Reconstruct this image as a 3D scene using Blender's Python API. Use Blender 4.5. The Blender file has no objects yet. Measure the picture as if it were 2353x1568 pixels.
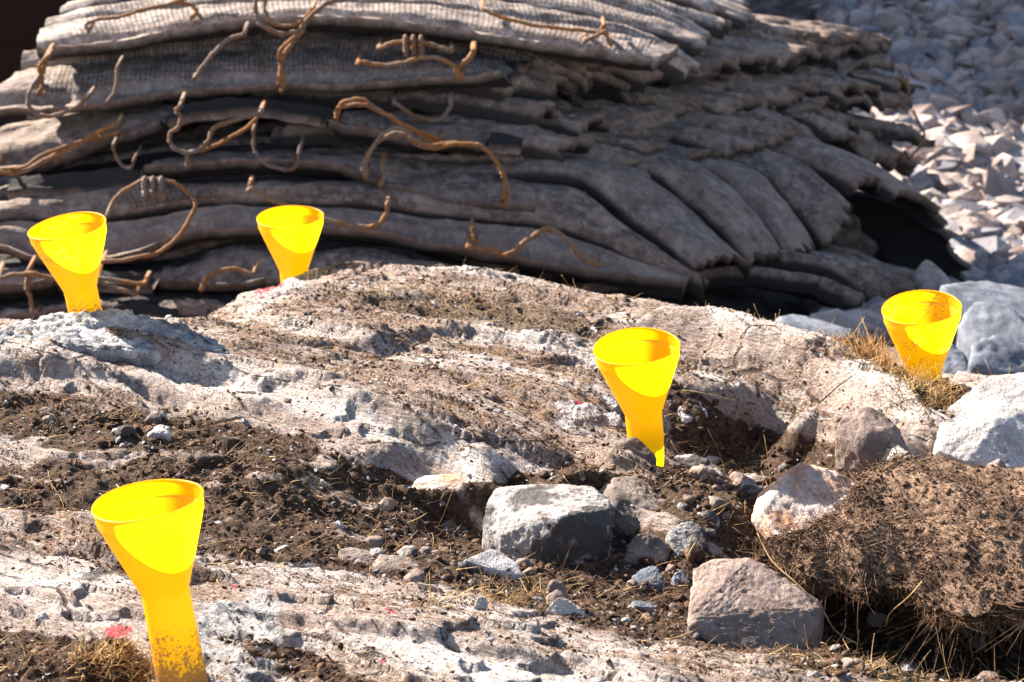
import bpy, bmesh, math, random
import numpy as np
from mathutils import Vector
random.seed(7)
RNG = np.random.default_rng(7)
R = math.radians
SC = bpy.context.scene
COL = SC.collection

# ------------------------------------------------------------------ camera, sky, sun, exposure
CAM_Z, PITCH, FPX, CX, CY = 1.75, R(20), 5307.0, 1176.5, 784.0
cd = bpy.data.cameras.new('camera')
cam = bpy.data.objects.new('camera', cd); COL.objects.link(cam)
cam.location = (0, 0, CAM_Z); cam.rotation_euler = (R(90) - PITCH, 0, 0)
cd.sensor_width = 36; cd.lens = 36 * FPX / 2353.0
cd.clip_start = 0.05; cd.clip_end = 1000
cd.dof.use_dof = True; cd.dof.focus_distance = 4.05; cd.dof.aperture_fstop = 8.0
SC.camera = cam
SUN_EL, SUN_AZ = R(31), R(-52)
w = bpy.data.worlds.new('World'); SC.world = w; w.use_nodes = True
nt = w.node_tree; nt.nodes.clear()
sky = nt.nodes.new('ShaderNodeTexSky'); sky.sky_type = 'NISHITA'; sky.sun_disc = False
sky.sun_elevation = SUN_EL; sky.sun_rotation = SUN_AZ
bg = nt.nodes.new('ShaderNodeBackground'); bg.inputs[1].default_value = 0.06
wo = nt.nodes.new('ShaderNodeOutputWorld')
nt.links.new(sky.outputs[0], bg.inputs[0]); nt.links.new(bg.outputs[0], wo.inputs[0])
sd = bpy.data.lights.new('sun', 'SUN'); sd.energy = 5.0; sd.angle = R(0.5); sd.color = (1, .915, .80)
sun = bpy.data.objects.new('sun', sd); COL.objects.link(sun)
sdir = Vector((math.sin(SUN_AZ) * math.cos(SUN_EL), math.cos(SUN_AZ) * math.cos(SUN_EL), math.sin(SUN_EL)))
sun.rotation_euler = sdir.to_track_quat('Z', 'Y').to_euler(); sun.location = sdir * 30
vs = SC.view_settings; vs.view_transform = 'Standard'; vs.look = 'None'; vs.gamma = 1; vs.exposure = 2.25
SC.cycles.max_bounces = 8

# ------------------------------------------------------------------ pixel <-> world
cp, sp = math.cos(PITCH), math.sin(PITCH)
def ray(px, py):
    a, b = (px - CX) / FPX, -(py - CY) / FPX
    return np.array([a, cp + b * sp, -sp + b * cp])          # depth 1 along the axis
O = np.array([0, 0, CAM_Z])
def at(px, py, depth): return O + ray(px, py) * depth
def atz(px, py, z):
    r = ray(px, py); return O + r * ((z - CAM_Z) / r[2])
def aty(px, py, Y):
    r = ray(px, py); return O + r * (Y / r[1])
def proj(P):
    d = P - O
    dep = d[:, 1] * cp - d[:, 2] * sp
    up = d[:, 1] * sp + d[:, 2] * cp
    dep = np.where(dep < .1, .1, dep)
    return CX + d[:, 0] / dep * FPX, CY - up / dep * FPX

# ------------------------------------------------------------------ noise
PERM = RNG.permutation(256); PERM = np.concatenate([PERM, PERM, PERM])
GR = RNG.normal(size=(256, 3)); GR /= np.linalg.norm(GR, axis=1)[:, None]
def pn(x, y, z):
    x = np.asarray(x, float); y = np.asarray(y, float) + 0 * x; z = np.asarray(z, float) + 0 * x
    xi, yi, zi = np.floor(x).astype(int), np.floor(y).astype(int), np.floor(z).astype(int)
    xf, yf, zf = x - xi, y - yi, z - zi
    f = lambda t: t * t * t * (t * (t * 6 - 15) + 10)
    u, v, q = f(xf), f(yf), f(zf)
    out = 0
    for i in (0, 1):
        for j in (0, 1):
            for k in (0, 1):
                h = PERM[PERM[PERM[(xi + i) & 255] + ((yi + j) & 255)] + ((zi + k) & 255)]
                g = GR[h]
                d = g[..., 0] * (xf - i) + g[..., 1] * (yf - j) + g[..., 2] * (zf - k)
                out = out + d * (u if i else 1 - u) * (v if j else 1 - v) * (q if k else 1 - q)
    return out * 1.6
def fbm(x, y, z, o=4, gain=.5, ridged=False):
    s, a, f = 0, 1, 1
    for i in range(o):
        n = pn(x * f + 17.3 * i, y * f + 5.1 * i, z * f)
        if ridged: n = 1 - 2 * np.abs(n)
        s = s + a * n; a *= gain; f *= 2.03
    return s
def sstep(a, b, x):
    t = np.clip((x - a) / (b - a), 0, 1); return t * t * (3 - 2 * t)

# ------------------------------------------------------------------ object helpers
def mesh_np(name, V, F, mat=None, attrs=None, smooth=True):
    """V (n,3); F (m,3) or (m,4)"""
    V = np.asarray(V, np.float32); F = np.asarray(F, np.int32)
    me = bpy.data.meshes.new(name)
    k = F.shape[1]
    me.vertices.add(len(V)); me.vertices.foreach_set('co', V.ravel())
    me.loops.add(F.size); me.loops.foreach_set('vertex_index', F.ravel())
    me.polygons.add(len(F))
    me.polygons.foreach_set('loop_start', np.arange(0, F.size, k, dtype=np.int32))
    me.polygons.foreach_set('use_smooth', np.full(len(F), smooth))
    me.update(calc_edges=True)
    if attrs:
        for n, a in attrs.items():
            at_ = me.attributes.new(n, 'FLOAT', 'POINT'); at_.data.foreach_set('value', np.asarray(a, np.float32))
    if mat: me.materials.append(mat)
    me.validate()
    return me
def link(name, me, parent=None):
    o = bpy.data.objects.new(name, me); COL.objects.link(o)
    if parent: o.parent = parent
    return o
def tag(o, label=None, cat=None, group=None, kind=None):
    if label: o['label'] = label
    if cat: o['category'] = cat
    if group: o['group'] = group
    if kind: o['kind'] = kind
    return o
def empty(name, loc, label, cat, group=None):
    o = bpy.data.objects.new(name, None); COL.objects.link(o); o.location = loc
    o.empty_display_size = .05
    return tag(o, label, cat, group)
def catmull(P, n):
    P = np.asarray(P, float)
    if len(P) == 2: return P[0] + (P[1] - P[0]) * np.linspace(0, 1, n)[:, None]
    Q = np.vstack([2 * P[0] - P[1], P, 2 * P[-1] - P[-2]])
    t = np.linspace(0, len(P) - 1 - 1e-9, n); i = t.astype(int); f = (t - i)[:, None]
    a, b, c, d = Q[i], Q[i + 1], Q[i + 2], Q[i + 3]
    return .5 * (2 * b + (c - a) * f + (2 * a - 5 * b + 4 * c - d) * f ** 2 + (3 * b - a - 3 * c + d) * f ** 3)
def tube(P, rad, sides=6):
    """P (n,3), rad scalar or (n,) -> V,F quads with closed end rings pinched"""
    P = np.asarray(P, float); n = len(P); rad = np.broadcast_to(np.asarray(rad, float), (n,)).copy()
    T = np.gradient(P, axis=0); T /= np.linalg.norm(T, axis=1)[:, None] + 1e-12
    ref = np.array([.31, .2, .93]); A = np.cross(T, ref); A /= np.linalg.norm(A, axis=1)[:, None] + 1e-9
    B = np.cross(T, A)
    P = np.vstack([P[:1], P, P[-1:]]); A = np.vstack([A[:1], A, A[-1:]]); B = np.vstack([B[:1], B, B[-1:]])
    rad = np.concatenate([[rad[0] * .02], rad, [rad[-1] * .02]]); n += 2
    th = np.arange(sides) * 2 * np.pi / sides
    V = (P[:, None] + (A[:, None] * np.cos(th)[None, :, None] + B[:, None] * np.sin(th)[None, :, None]) * rad[:, None, None]).reshape(-1, 3)
    i, j = np.meshgrid(np.arange(n - 1), np.arange(sides), indexing='ij'); j2 = (j + 1) % sides
    F = np.stack([i * sides + j, i * sides + j2, (i + 1) * sides + j2, (i + 1) * sides + j], -1).reshape(-1, 4)
    return V, F
class Bag:
    def __init__(s): s.V, s.F, s.n = [], [], 0
    def add(s, V, F): s.V.append(V); s.F.append(np.asarray(F) + s.n); s.n += len(V)
    def mesh(s, name, mat, smooth=True): return mesh_np(name, np.vstack(s.V), np.vstack(s.F), mat, smooth=smooth)

# ------------------------------------------------------------------ materials
class NT:
    def __init__(s, name):
        s.m = bpy.data.materials.new(name); s.m.use_nodes = True; s.t = s.m.node_tree; s.t.nodes.clear()
        s.out = s.n('ShaderNodeOutputMaterial')
    def n(s, k, **kw):
        o = s.t.nodes.new(k)
        for a, b in kw.items(): setattr(o, a, b)
        return o
    def set(s, sock, v):
        if isinstance(v, bpy.types.NodeSocket): s.t.links.new(v, sock)
        else: sock.default_value = (*v, 1) if isinstance(v, tuple) and len(v) == 3 and sock.type == 'RGBA' else v
    def noise(s, vec, scale, detail=5, rough=.6, dist=0):
        o = s.n('ShaderNodeTexNoise'); s.set(o.inputs['Vector'], vec); s.set(o.inputs['Scale'], scale)
        o.inputs['Detail'].default_value = detail; o.inputs['Roughness'].default_value = rough; o.inputs['Distortion'].default_value = dist
        return o.outputs[0]
    def vor(s, vec, scale, feature='F1', out=0):
        o = s.n('ShaderNodeTexVoronoi', feature=feature); s.set(o.inputs['Vector'], vec); s.set(o.inputs['Scale'], scale); return o.outputs[out]
    def ramp(s, f, a, b, lo=0., hi=1.):
        o = s.n('ShaderNodeMapRange', interpolation_type='SMOOTHSTEP'); s.set(o.inputs[0], f)
        o.inputs[1].default_value = a; o.inputs[2].default_value = b; o.inputs[3].default_value = lo; o.inputs[4].default_value = hi
        return o.outputs[0]
    def mix(s, f, a, b, mode='MIX'):
        o = s.n('ShaderNodeMix', data_type='RGBA', blend_type=mode); s.set(o.inputs[0], f); s.set(o.inputs[6], a); s.set(o.inputs[7], b); return o.outputs[2]
    def math(s, op, a, b=0.):
        o = s.n('ShaderNodeMath', operation=op); s.set(o.inputs[0], a); s.set(o.inputs[1], b); return o.outputs[0]
    def attr(s, name):
        o = s.n('ShaderNodeAttribute', attribute_name=name); return o.outputs['Fac']
    def pos(s): return s.n('ShaderNodeNewGeometry').outputs['Position']
    def obj(s): return s.n('ShaderNodeTexCoord').outputs['Object']
    def map(s, vec, scale=(1, 1, 1), rot=(0, 0, 0)):
        o = s.n('ShaderNodeMapping'); s.set(o.inputs[0], vec); o.inputs['Scale'].default_value = scale; o.inputs['Rotation'].default_value = rot; return o.outputs[0]
    def bump(s, h, dist, strength=1., nrm=None):
        o = s.n('ShaderNodeBump'); s.set(o.inputs['Height'], h); o.inputs['Distance'].default_value = dist; o.inputs['Strength'].default_value = strength
        if nrm: s.set(o.inputs['Normal'], nrm)
        return o.outputs[0]
    def bsdf(s, col, rough=.9, nrm=None, spec=.3):
        o = s.n('ShaderNodeBsdfPrincipled'); s.set(o.inputs['Base Color'], col); s.set(o.inputs['Roughness'], rough)
        o.inputs['Specular IOR Level'].default_value = spec
        if nrm: s.set(o.inputs['Normal'], nrm)
        return o.outputs[0]
    def done(s, sh): s.t.links.new(sh, s.out.inputs[0]); return s.m

ROT = R(-32)
def mat_ground():
    n = NT('bare rock and soil'); p = n.pos()
    pst = n.map(n.map(p, rot=(0, 0, -ROT)), scale=(.28, 1.2, 1))
    big = n.noise(pst, 4, 5, .6); mid = n.noise(p, 22, 6, .65); fine = n.noise(p, 160, 4, .7); str_ = n.noise(pst, 45, 5, .7, .6)
    rock = n.mix(n.ramp(big, .38, .62), (.39, .262, .205), (.56, .435, .375))
    rock = n.mix(n.ramp(str_, .5, .72), rock, (.50, .42, .375))
    rock = n.mix(n.math('MULTIPLY', n.ramp(mid, .5, .66), .6), rock, (.18, .112, .077))
    rock = n.mix(n.ramp(fine, .6, .72, 0, .75), rock, (.10, .078, .068))
    psp = n.map(n.map(p, rot=(0, 0, -ROT)), scale=(.45, 1.3, 1)); spk = n.noise(psp, 270, 4, .8); spk2 = n.noise(psp, 120, 5, .75, .4)
    rock = n.mix(n.ramp(spk2, .3, .7), n.mix(.22, rock, (.11, .07, .05)), n.mix(.3, rock, (.70, .61, .56)))
    clean = n.math('MULTIPLY', n.attr('clean'), n.ramp(str_, .34, .52, .2, 1.))
    rock = n.mix(n.math('MULTIPLY', clean, n.ramp(fine, .62, .5)), rock, (.80, .74, .71))  # clean rock tone that also paints in the sunlit white of the ridges
    film = n.math('MULTIPLY', n.math('MULTIPLY', n.attr('film'), 1.), n.ramp(n.noise(pst, 60, 5, .75, .5), .36, .58))
    rock = n.mix(film, rock, n.mix(n.ramp(fine, .4, .6), (.09, .045, .023), (.35, .21, .13)))
    stk = n.noise(n.map(n.map(p, rot=(0, 0, -ROT)), scale=(.16, 1.25, 1)), 210, 4, .75, .5)
    rock = n.mix(n.math('MULTIPLY', n.ramp(stk, .51, .62, 0, .85), n.ramp(mid, .4, .56, .3, 1.)), rock, (.11, .066, .044))
    rock = n.mix(n.ramp(stk, .46, .34, 0, .65), rock, (.74, .66, .615))
    rock = n.mix(n.math('MULTIPLY', n.ramp(n.noise(pst, 7.5, 6, .65, .3), .52, .63, 0, .7), n.ramp(spk2, .62, .46, .2, 1.)), rock, (.72, .65, .61))
    crk = n.vor(n.map(n.map(n.mix(.06, p, n.n('ShaderNodeTexNoise').outputs[1]), rot=(0, 0, -ROT)), scale=(.45, 1.3, 1)), 6.5, 'DISTANCE_TO_EDGE')
    crack = n.math('MULTIPLY', n.ramp(crk, .022, .004), n.ramp(mid, .42, .55))
    rock = n.mix(n.math('MULTIPLY', crack, .8), rock, (.05, .032, .024))
    rock = n.mix(n.ramp(spk, .56, .65, 0, .85), rock, (.055, .034, .025))
    soilc = n.mix(n.ramp(n.noise(p, 70, 6, .7), .36, .66), (.026, .0135, .0075), (.175, .102, .062))
    soilc = n.mix(n.ramp(n.noise(p, 11, 4), .45, .65, 0, .6), soilc, (.10, .062, .036))
    soilc = n.mix(n.ramp(fine, .66, .72, 0, .8), soilc, (.30, .25, .22))
    soil = n.ramp(n.math('ADD', n.attr('soil'), n.math('MULTIPLY', n.math('SUBTRACT', mid, .5), .9)), .38, .6)
    c = n.mix(soil, rock, soilc)
    c = n.mix(n.ramp(n.math('ADD', n.attr('moss'), n.math('MULTIPLY', n.math('SUBTRACT', mid, .5), 1.2)), .4, .75, 0, .55), c, n.mix(n.ramp(fine, .38, .62), (.035, .025, .012), (.20, .135, .065)))
    c = n.mix(n.ramp(n.math('ADD', n.math('MULTIPLY', n.attr('dust'), .75), n.math('MULTIPLY', n.math('SUBTRACT', n.noise(p, 26, 6, .7), .5), 2.2)), .4, .75, 0, .9), c, n.mix(n.ramp(spk2, .3, .62), (.20, .19, .19), (.56, .545, .55)))
    c = n.mix(n.math('MULTIPLY', n.ramp(n.math('ADD', n.attr('paint'), n.math('MULTIPLY', n.math('SUBTRACT', fine, .5), 2.2)), .45, .75), .85), c, (.55, .03, .06))
    far = n.mix(n.ramp(n.noise(p, 9, 6, .7), .4, .6), (.08, .06, .056), (.22, .18, .17))
    c = n.mix(n.attr('rubble'), c, far)
    c = n.mix(n.attr('bank'), c, n.mix(mid, (.04, .013, .007), (.09, .03, .017)))
    h = n.math('ADD', n.math('ADD', n.math('MULTIPLY', fine, .35), n.math('MULTIPLY', n.math('ADD', spk2, stk), .75)), n.math('ADD', n.math('MULTIPLY', mid, .8), n.math('MULTIPLY', str_, .5)))
    return n.done(n.bsdf(c, .93, n.bump(n.math('SUBTRACT', h, n.math('MULTIPLY', crack, .8)), .02, 1.), .2))
def mat_rock(name, c1, c2, dark, sc=1., speck=0., bump=.006, stretch=(1, 1, 1), sharp=.14):
    n = NT(name); p = n.map(n.pos(), scale=stretch)
    a = n.noise(p, 14 * sc, 5, .65); b = n.noise(p, 75 * sc, 5, .7); f = n.noise(p, 230 * sc, 3, .7)
    c = n.mix(n.ramp(a, .5 - sharp, .5 + sharp), c1, c2)
    c = n.mix(n.ramp(b, .53, .7, 0, .8), c, dark)
    if speck: c = n.mix(n.ramp(f, .56, .64, 0, speck), c, (.035, .033, .036))
    h = n.math('ADD', n.math('MULTIPLY', a, 1.), n.math('ADD', n.math('MULTIPLY', b, .5), n.math('MULTIPLY', f, .2)))
    return n.done(n.bsdf(c, .85, n.bump(h, bump, 1), .3))
def mat_rubber():
    n = NT('weathered tyre rubber'); p = n.pos(); su, sv = n.attr('su'), n.attr('sv'); rnd = n.attr('rnd'); tread = n.attr('tread')
    cx = n.n('ShaderNodeCombineXYZ'); n.set(cx.inputs[0], n.math('MULTIPLY', su, .22)); n.set(cx.inputs[1], sv); n.set(cx.inputs[2], rnd)
    lon = n.noise(cx.outputs[0], 26, 5, .65, .3)
    a = n.noise(p, 7, 5, .65); b = n.noise(p, 38, 5, .7)
    c = n.mix(n.ramp(a, .35, .65), (.085, .05, .035), (.22, .145, .107))
    c = n.mix(n.ramp(lon, .46, .68, 0, .75), c, (.026, .019, .016))
    c = n.mix(n.ramp(b, .5, .68, 0, .5), c, (.36, .285, .245))
    bl = n.noise(p, 15, 5, .72, .4)
    c = n.mix(n.ramp(bl, .52, .64, 0, .65), c, (.31, .228, .185)); c = n.mix(n.ramp(bl, .44, .34, 0, .75), c, (.03, .022, .019))
    c = n.mix(n.math('MULTIPLY', n.attr('endc'), n.ramp(b, .42, .6, 0, .75)), c, (.20, .12, .072))
    c = n.mix(n.ramp(n.noise(p, 4, 3), .55, .7, 0, .35), c, (.22, .145, .105))
    c = n.mix(n.math('MULTIPLY', n.ramp(rnd, .6, .95), .3), c, (.27, .19, .15))
    c = n.mix(n.math('MULTIPLY', n.attr('dusty'), n.ramp(n.noise(p, 16, 5, .7), .35, .6, .35, 1.)), c, n.mix(n.ramp(b, .4, .6), (.27, .21, .18), (.50, .42, .375)))
    c = n.mix(n.attr('under'), c, (.018, .014, .013))  # unweathered black rubber, also painting the shade of the gaps into the colour
    # zig-zag tread grooves
    zz = n.math('PINGPONG', n.math('MULTIPLY', su, 1.), .022)
    g = n.math('PINGPONG', n.math('ADD', n.math('MULTIPLY', sv, 1.), n.math('MULTIPLY', zz, .55)), .017)
    g2 = n.math('PINGPONG', n.math('ADD', su, n.math('ADD', n.math('MULTIPLY', sv, .35), n.math('MULTIPLY', b, .006))), .0085)
    gr = n.math('MULTIPLY', n.ramp(n.math('MINIMUM', g2, n.math('PINGPONG', n.math('ADD', sv, n.math('MULTIPLY', bl, .02)), .012)), .001, .0035), tread)
    gcol = n.math('SUBTRACT', 1., n.math('MULTIPLY', n.math('SUBTRACT', tread, gr), n.ramp(bl, .38, .56, .05, .5)))
    mc = n.n('ShaderNodeMix', data_type='RGBA', blend_type='MULTIPLY'); mc.inputs[0].default_value = 1
    n.set(mc.inputs[6], c); cc = n.n('ShaderNodeCombineColor'); [n.set(cc.inputs[i], gcol) for i in range(3)]; n.set(mc.inputs[7], cc.outputs[0])
    h = n.math('ADD', n.math('MULTIPLY', gr, .8), n.math('ADD', n.math('MULTIPLY', lon, .7), n.math('MULTIPLY', b, .45)))
    return n.done(n.bsdf(mc.outputs[2], .8, n.bump(h, .014, .9), .35))
def mat_cable(name, rust, grey, bias):
    n = NT(name); p = n.pos()
    c = n.mix(n.ramp(n.noise(p, 9, 4), bias - .1, bias + .1), rust, grey)
    c = n.mix(n.ramp(n.noise(p, 120, 4), .45, .7, 0, .7), c, (.06, .03, .015))
    wv = n.n('ShaderNodeTexWave', bands_direction='DIAGONAL'); n.set(wv.inputs[0], p); wv.inputs['Scale'].default_value = 45
    return n.done(n.bsdf(c, .75, n.bump(wv.outputs[1], .004, .8), .3))
def mat_plastic():
    n = NT('yellow translucent plastic'); o = n.obj()
    dirt = n.attr('dirt'); f = n.noise(o, 190, 4, .7); m = n.noise(o, 22, 5, .65)
    d = n.ramp(n.math('ADD', dirt, n.math('ADD', n.math('MULTIPLY', n.math('SUBTRACT', f, .5), 1.3), n.math('MULTIPLY', n.math('SUBTRACT', m, .5), .9))), .46, .6, 0, .85)
    sm = n.ramp(n.math('ADD', dirt, n.math('MULTIPLY', n.math('SUBTRACT', m, .5), 1.3)), .35, .8, 0, .35)
    base = n.mix(sm, (.99, .365, .001), (.74, .19, .003))
    c = n.mix(d, base, (.26, .17, .11))
    b = n.bsdf(c, .42, n.bump(n.math('ADD', m, n.math('MULTIPLY', f, .1)), .0015, .6), .4)
    tr = n.n('ShaderNodeBsdfTranslucent'); n.set(tr.inputs[0], n.mix(d, (1, .82, .001), (.25, .13, .05)))
    mx = n.n('ShaderNodeMixShader'); mx.inputs[0].default_value = .52
    n.t.links.new(b, mx.inputs[1]); n.t.links.new(tr.outputs[0], mx.inputs[2])
    return n.done(mx.outputs[0])
def mat_fibre(name, a, b, sc=30):
    n = NT(name); p = n.pos()
    c = n.mix(n.ramp(n.noise(p, sc, 3), .38, .62), a, b)
    return n.done(n.bsdf(c, .8, None, .2))
def mat_soil(name='dark crumbly soil', ca=(.031, .0165, .0095), cb=(.205, .122, .076)):
    n = NT(name); p = n.pos()
    f = n.noise(p, 170, 4, .7)
    c = n.mix(n.ramp(n.math('ADD', n.math('MULTIPLY', n.noise(p, 60, 6, .7), .6), n.math('MULTIPLY', n.noise(p, 9, 4, .6), .4)), .38, .60), ca, cb)
    c = n.mix(n.ramp(f, .64, .72, 0, .7), c, (.26, .205, .175))
    h = n.math('ADD', f, n.noise(p, 45, 5, .7))
    return n.done(n.bsdf(c, .95, n.bump(h, .012, 1), .15))
M_GROUND = mat_ground(); M_RUB = mat_rubber(); M_PLA = mat_plastic(); M_SOIL = mat_soil(); M_BANK = mat_soil('root matted soil', (.045, .025, .0155), (.29, .185, .125))
M_GRAN = mat_rock('grey speckled granite', (.20, .19, .192), (.46, .435, .43), (.10, .10, .108), 1.1, .9, .011)
M_WHITE = mat_rock('white speckled granite', (.33, .285, .262), (.50, .455, .43), (.26, .21, .19), 1.2, .85, .009)
M_BROWN = mat_rock('brown broken rock', (.135, .092, .074), (.25, .182, .152), (.055, .036, .029), 1., 0, .008)
M_DUSK = mat_rock('dark dusty rock', (.095, .072, .06), (.20, .152, .128), (.045, .032, .026), 1., 0, .008)
M_BOUL = mat_rock('grey and rusty split rock', (.06, .052, .05), (.30, .275, .262), (.085, .05, .034), .8, 0, .014, sharp=.045)
M_BLUE_SHADE = mat_rock('blue grey stone', (.075, .083, .104), (.15, .162, .19), (.04, .044, .055), .6, 0, .006)  # stone colour, darkened to paint in the shade on the rear rocks
M_RUST = mat_rock('rust stained pale rock', (.34, .175, .10), (.50, .42, .37), (.17, .09, .055), .9, 0, .007)
M_TAL = [mat_rock('pinkish rubble stone', (.20, .145, .125), (.33, .26, .235), (.10, .068, .06), .35, 0, .01),
         mat_rock('pale rubble stone', (.27, .215, .19), (.40, .34, .315), (.14, .105, .095), .35, 0, .01),
         mat_rock('grey rubble stone', (.13, .122, .135), (.23, .22, .235), (.09, .085, .1), .35, 0, .01),
         mat_rock('reddish rubble stone', (.38, .22, .17), (.48, .33, .27), (.2, .12, .1), .35, 0, .01)]
M_CAB = mat_cable('rusty steel cable', (.30, .125, .035), (.23, .155, .105), .52)
M_CABG = mat_cable('dull grey steel cable', (.20, .105, .055), (.20, .16, .14), .5)
M_GRASS = mat_fibre('dry straw grass', (.27, .145, .045), (.52, .36, .17))
M_ROOT = mat_fibre('brown root fibres', (.075, .036, .018), (.24, .135, .07))
M_DARKR = mat_fibre('dark fine roots', (.06, .035, .022), (.19, .11, .065))

# ------------------------------------------------------------------ terrain
CTRL = [(-100,1650,.13),(400,1660,.12),(1200,1660,.13),(2000,1660,.12),(2450,1660,.10),
 (0,1400,.11),(300,1400,.115),(600,1350,.115),(900,1420,.13),(1200,1450,.13),(1500,1500,.13),(1200,1540,.14),(1800,1545,.13),(700,1540,.12),(2050,1575,.11),
 (400,1300,.11),(200,1480,.105),
 (1250,1365,.065),(1000,1270,.06),(1500,1390,.04),(1400,1330,.03),(1200,1220,.03),(1600,1370,.02),(1050,1190,.035),(1300,1105,.04),(1450,1240,.03),(1720,1440,-.02),
 (1900,1440,-.17),(2100,1450,-.2),(2300,1470,-.2),(1960,1505,-.16),(2250,1530,-.17),(2330,1560,-.12),(1890,1508,.12),(2030,1540,.12),(2200,1590,.11),
 (0,950,.11),(200,1000,.11),(450,1050,.10),(700,1150,.085),(850,1090,.085),(100,1150,.11),(400,1180,.11),(650,1260,.1),(850,1200,.07),
 (0,860,.14),(300,838,.155),(600,888,.148),(900,968,.138),(1100,1025,.125),(1300,1065,.115),(600,945,.115),(900,1030,.1),(1100,1062,.11),
 (950,1083,.1),(1150,1085,.095),(1350,1088,.1),(980,1122,.045),(1180,1112,.05),
 (0,795,.165),(200,785,.155),(500,830,.125),(700,780,.10),(600,710,.06),(450,750,.07),(670,644,-.055),(530,690,.01),(30,745,.07),(172,730,.06),(300,745,.06),(420,770,.07),
 (800,622,-.02),(940,604,.02),(1100,610,.02),(1300,647,.035),(1500,670,.055),(1700,714,.075),(1900,788,.095),(2050,872,.105),
 (900,650,.045),(1000,720,.055),(800,800,.095),(1200,800,.08),(1500,750,.08),(1700,830,.1),(1300,900,.09),(1000,880,.11),(1850,890,.105),(1500,870,.085),(2000,940,.09),(700,850,.125),
 (1500,1066,.035),(1470,1045,.045),(1530,1055,.02),(1740,1000,-.05),(1650,1050,-.06),(1850,1040,-.02),(1580,1000,.0),(1620,895,.085),(1920,930,.09),(1400,1040,.095),(1500,1090,.065),(1650,1140,.08),(1600,1190,.07),
 (2125,862,.075),(2200,950,.11),(2300,1000,.12),(2100,1010,.1),
 (1900,1120,.07),(2100,1130,.09),(2350,1130,.1),(1800,1260,.0),(1950,1290,-.12),(2150,1290,-.15),(2400,1290,-.15)]
CP_ = np.array([atz(*c) for c in CTRL])
EXT = [(.3,5.4,-.17),(.5,5.2,-.15),(.65,4.9,-.12),(.86,4.78,-.13),(.7,5.4,-.3),(1.02,4.85,-.24),(.05,5.75,-.2),(-1.45,5.2,-.3),(-1.2,5.4,-.36),(-.95,5.5,-.4),(-.79,5.65,-.42),(-.72,5.95,-.52),(-.95,4.97,-.13),(-1.3,4.97,-.13),(-.72,5.0,-.03),(-.45,6.1,-.5),
       (-1.9,6.2,-.62),(-1.2,6.0,-.57),(-1.2,6.5,-.7),(-.6,6.4,-.66),(0,6.3,-.55),(.5,6.2,-.5),(.9,5.9,-.45),(1.25,5.35,-.3),(1.7,5.2,-.4),(-2.2,7.2,-.8),(-1,7.1,-.79),(0,7.1,-.79),(1,7,-.8),(2,6.6,-.8),
       (-1.7,5.2,-.1),(-2,4.4,.1),(-1.8,3.4,.1),(1.7,4.4,.05),(1.8,3.6,.08),(-1.2,2.4,.1),(1.2,2.4,.1),(0,2.3,.1)]
for i_, c_ in enumerate(CTRL):
    if c_[1] < 690 and 780 < c_[0] < 1600: CP_[i_, 2] -= .024 if c_[0] > 1200 else .004
CP_ = np.vstack([CP_, np.array(EXT)])
def rbf_fit(P):
    D = np.linalg.norm(P[:, None, :2] - P[None, :, :2], axis=2)
    n = len(P); A = np.zeros((n + 3, n + 3)); A[:n, :n] = D + np.eye(n) * -.004
    A[:n, n] = 1; A[:n, n + 1:] = P[:, :2]; A[n:, :n] = A[:n, n:].T
    return np.linalg.solve(A, np.concatenate([P[:, 2], [0, 0, 0]]))
WT = rbf_fit(CP_)
def rbf(x, y):
    out = np.empty(x.size); xf, yf = x.ravel(), y.ravel(); n = len(CP_)
    for s in range(0, x.size, 20000):
        e = s + 20000
        D = np.sqrt((xf[s:e, None] - CP_[None, :, 0]) ** 2 + (yf[s:e, None] - CP_[None, :, 1]) ** 2 + 1e-4)
        out[s:e] = D @ WT[:n] + WT[n] + WT[n + 1] * xf[s:e] + WT[n + 2] * yf[s:e]
    return out.reshape(x.shape)
def farz(x, y):
    z = -.8 - .25 * sstep(.3, 1.4, x) * sstep(7, 8, y)
    z = z + .17 * np.clip(y - 9.2, 0, 5) * sstep(.2, 1.5, x) + .35 * np.clip(y - 14.2, 0, 30) * sstep(-1, 2, x)   # rubble slope on the right
    z = z + 1.5 * sstep(9.6, 10.3, y) * sstep(-.2, -1.0, x)                                   # dark earth cut at the left
    z = z + 5.0 * sstep(15.2, 17.0, y) * sstep(3.2, 1.2, x)                                                        # unseen rise, added to throw shade on the rubble slope
    z = z + .12 * fbm(x * .5, y * .5, 3.3, 3) * sstep(8.2, 10, y)
    return np.clip(z, -2, 9)
def ell(px, py, cx, cy, rx, ry, rot=0, soft=.35):
    c, s = math.cos(R(rot)), math.sin(R(rot))
    dx, dy = px - cx, py - cy
    d = np.sqrt(((dx * c + dy * s) / rx) ** 2 + ((-dx * s + dy * c) / ry) ** 2)
    return sstep(1 + soft, 1 - soft, d)
SOIL = [(330,985,470,75,8),(620,1130,430,115,12),(1000,1190,330,95,22),(1250,1320,480,95,14),(1500,1340,330,110,20),(1740,1010,210,85,12),(1700,1190,230,90,35),(2050,1170,380,130,12),
        (2100,1450,420,130,5),(60,1520,300,75,8),(640,1490,170,28,18),(1290,1105,240,28,3),(1620,935,260,50,28),(520,1200,300,60,14),(760,1250,330,50,14),(150,1120,240,70,5),(2150,900,130,28,28),(880,1560,120,14,5),(1450,1120,170,40,15)]
FILM = [(1050,830,420,70,8),(1100,690,420,45,10),(1350,940,380,60,18),(900,700,300,60,-6),(200,910,300,40,5),(300,1270,400,60,10),(900,1390,420,40,15),(1700,1540,420,30,12),(1500,760,330,40,16),(650,780,240,50,10),(1100,970,330,40,18),(1850,880,200,40,28),(200,800,240,20,0),(650,1560,300,60,0),(1350,1500,300,30,14)]
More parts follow.
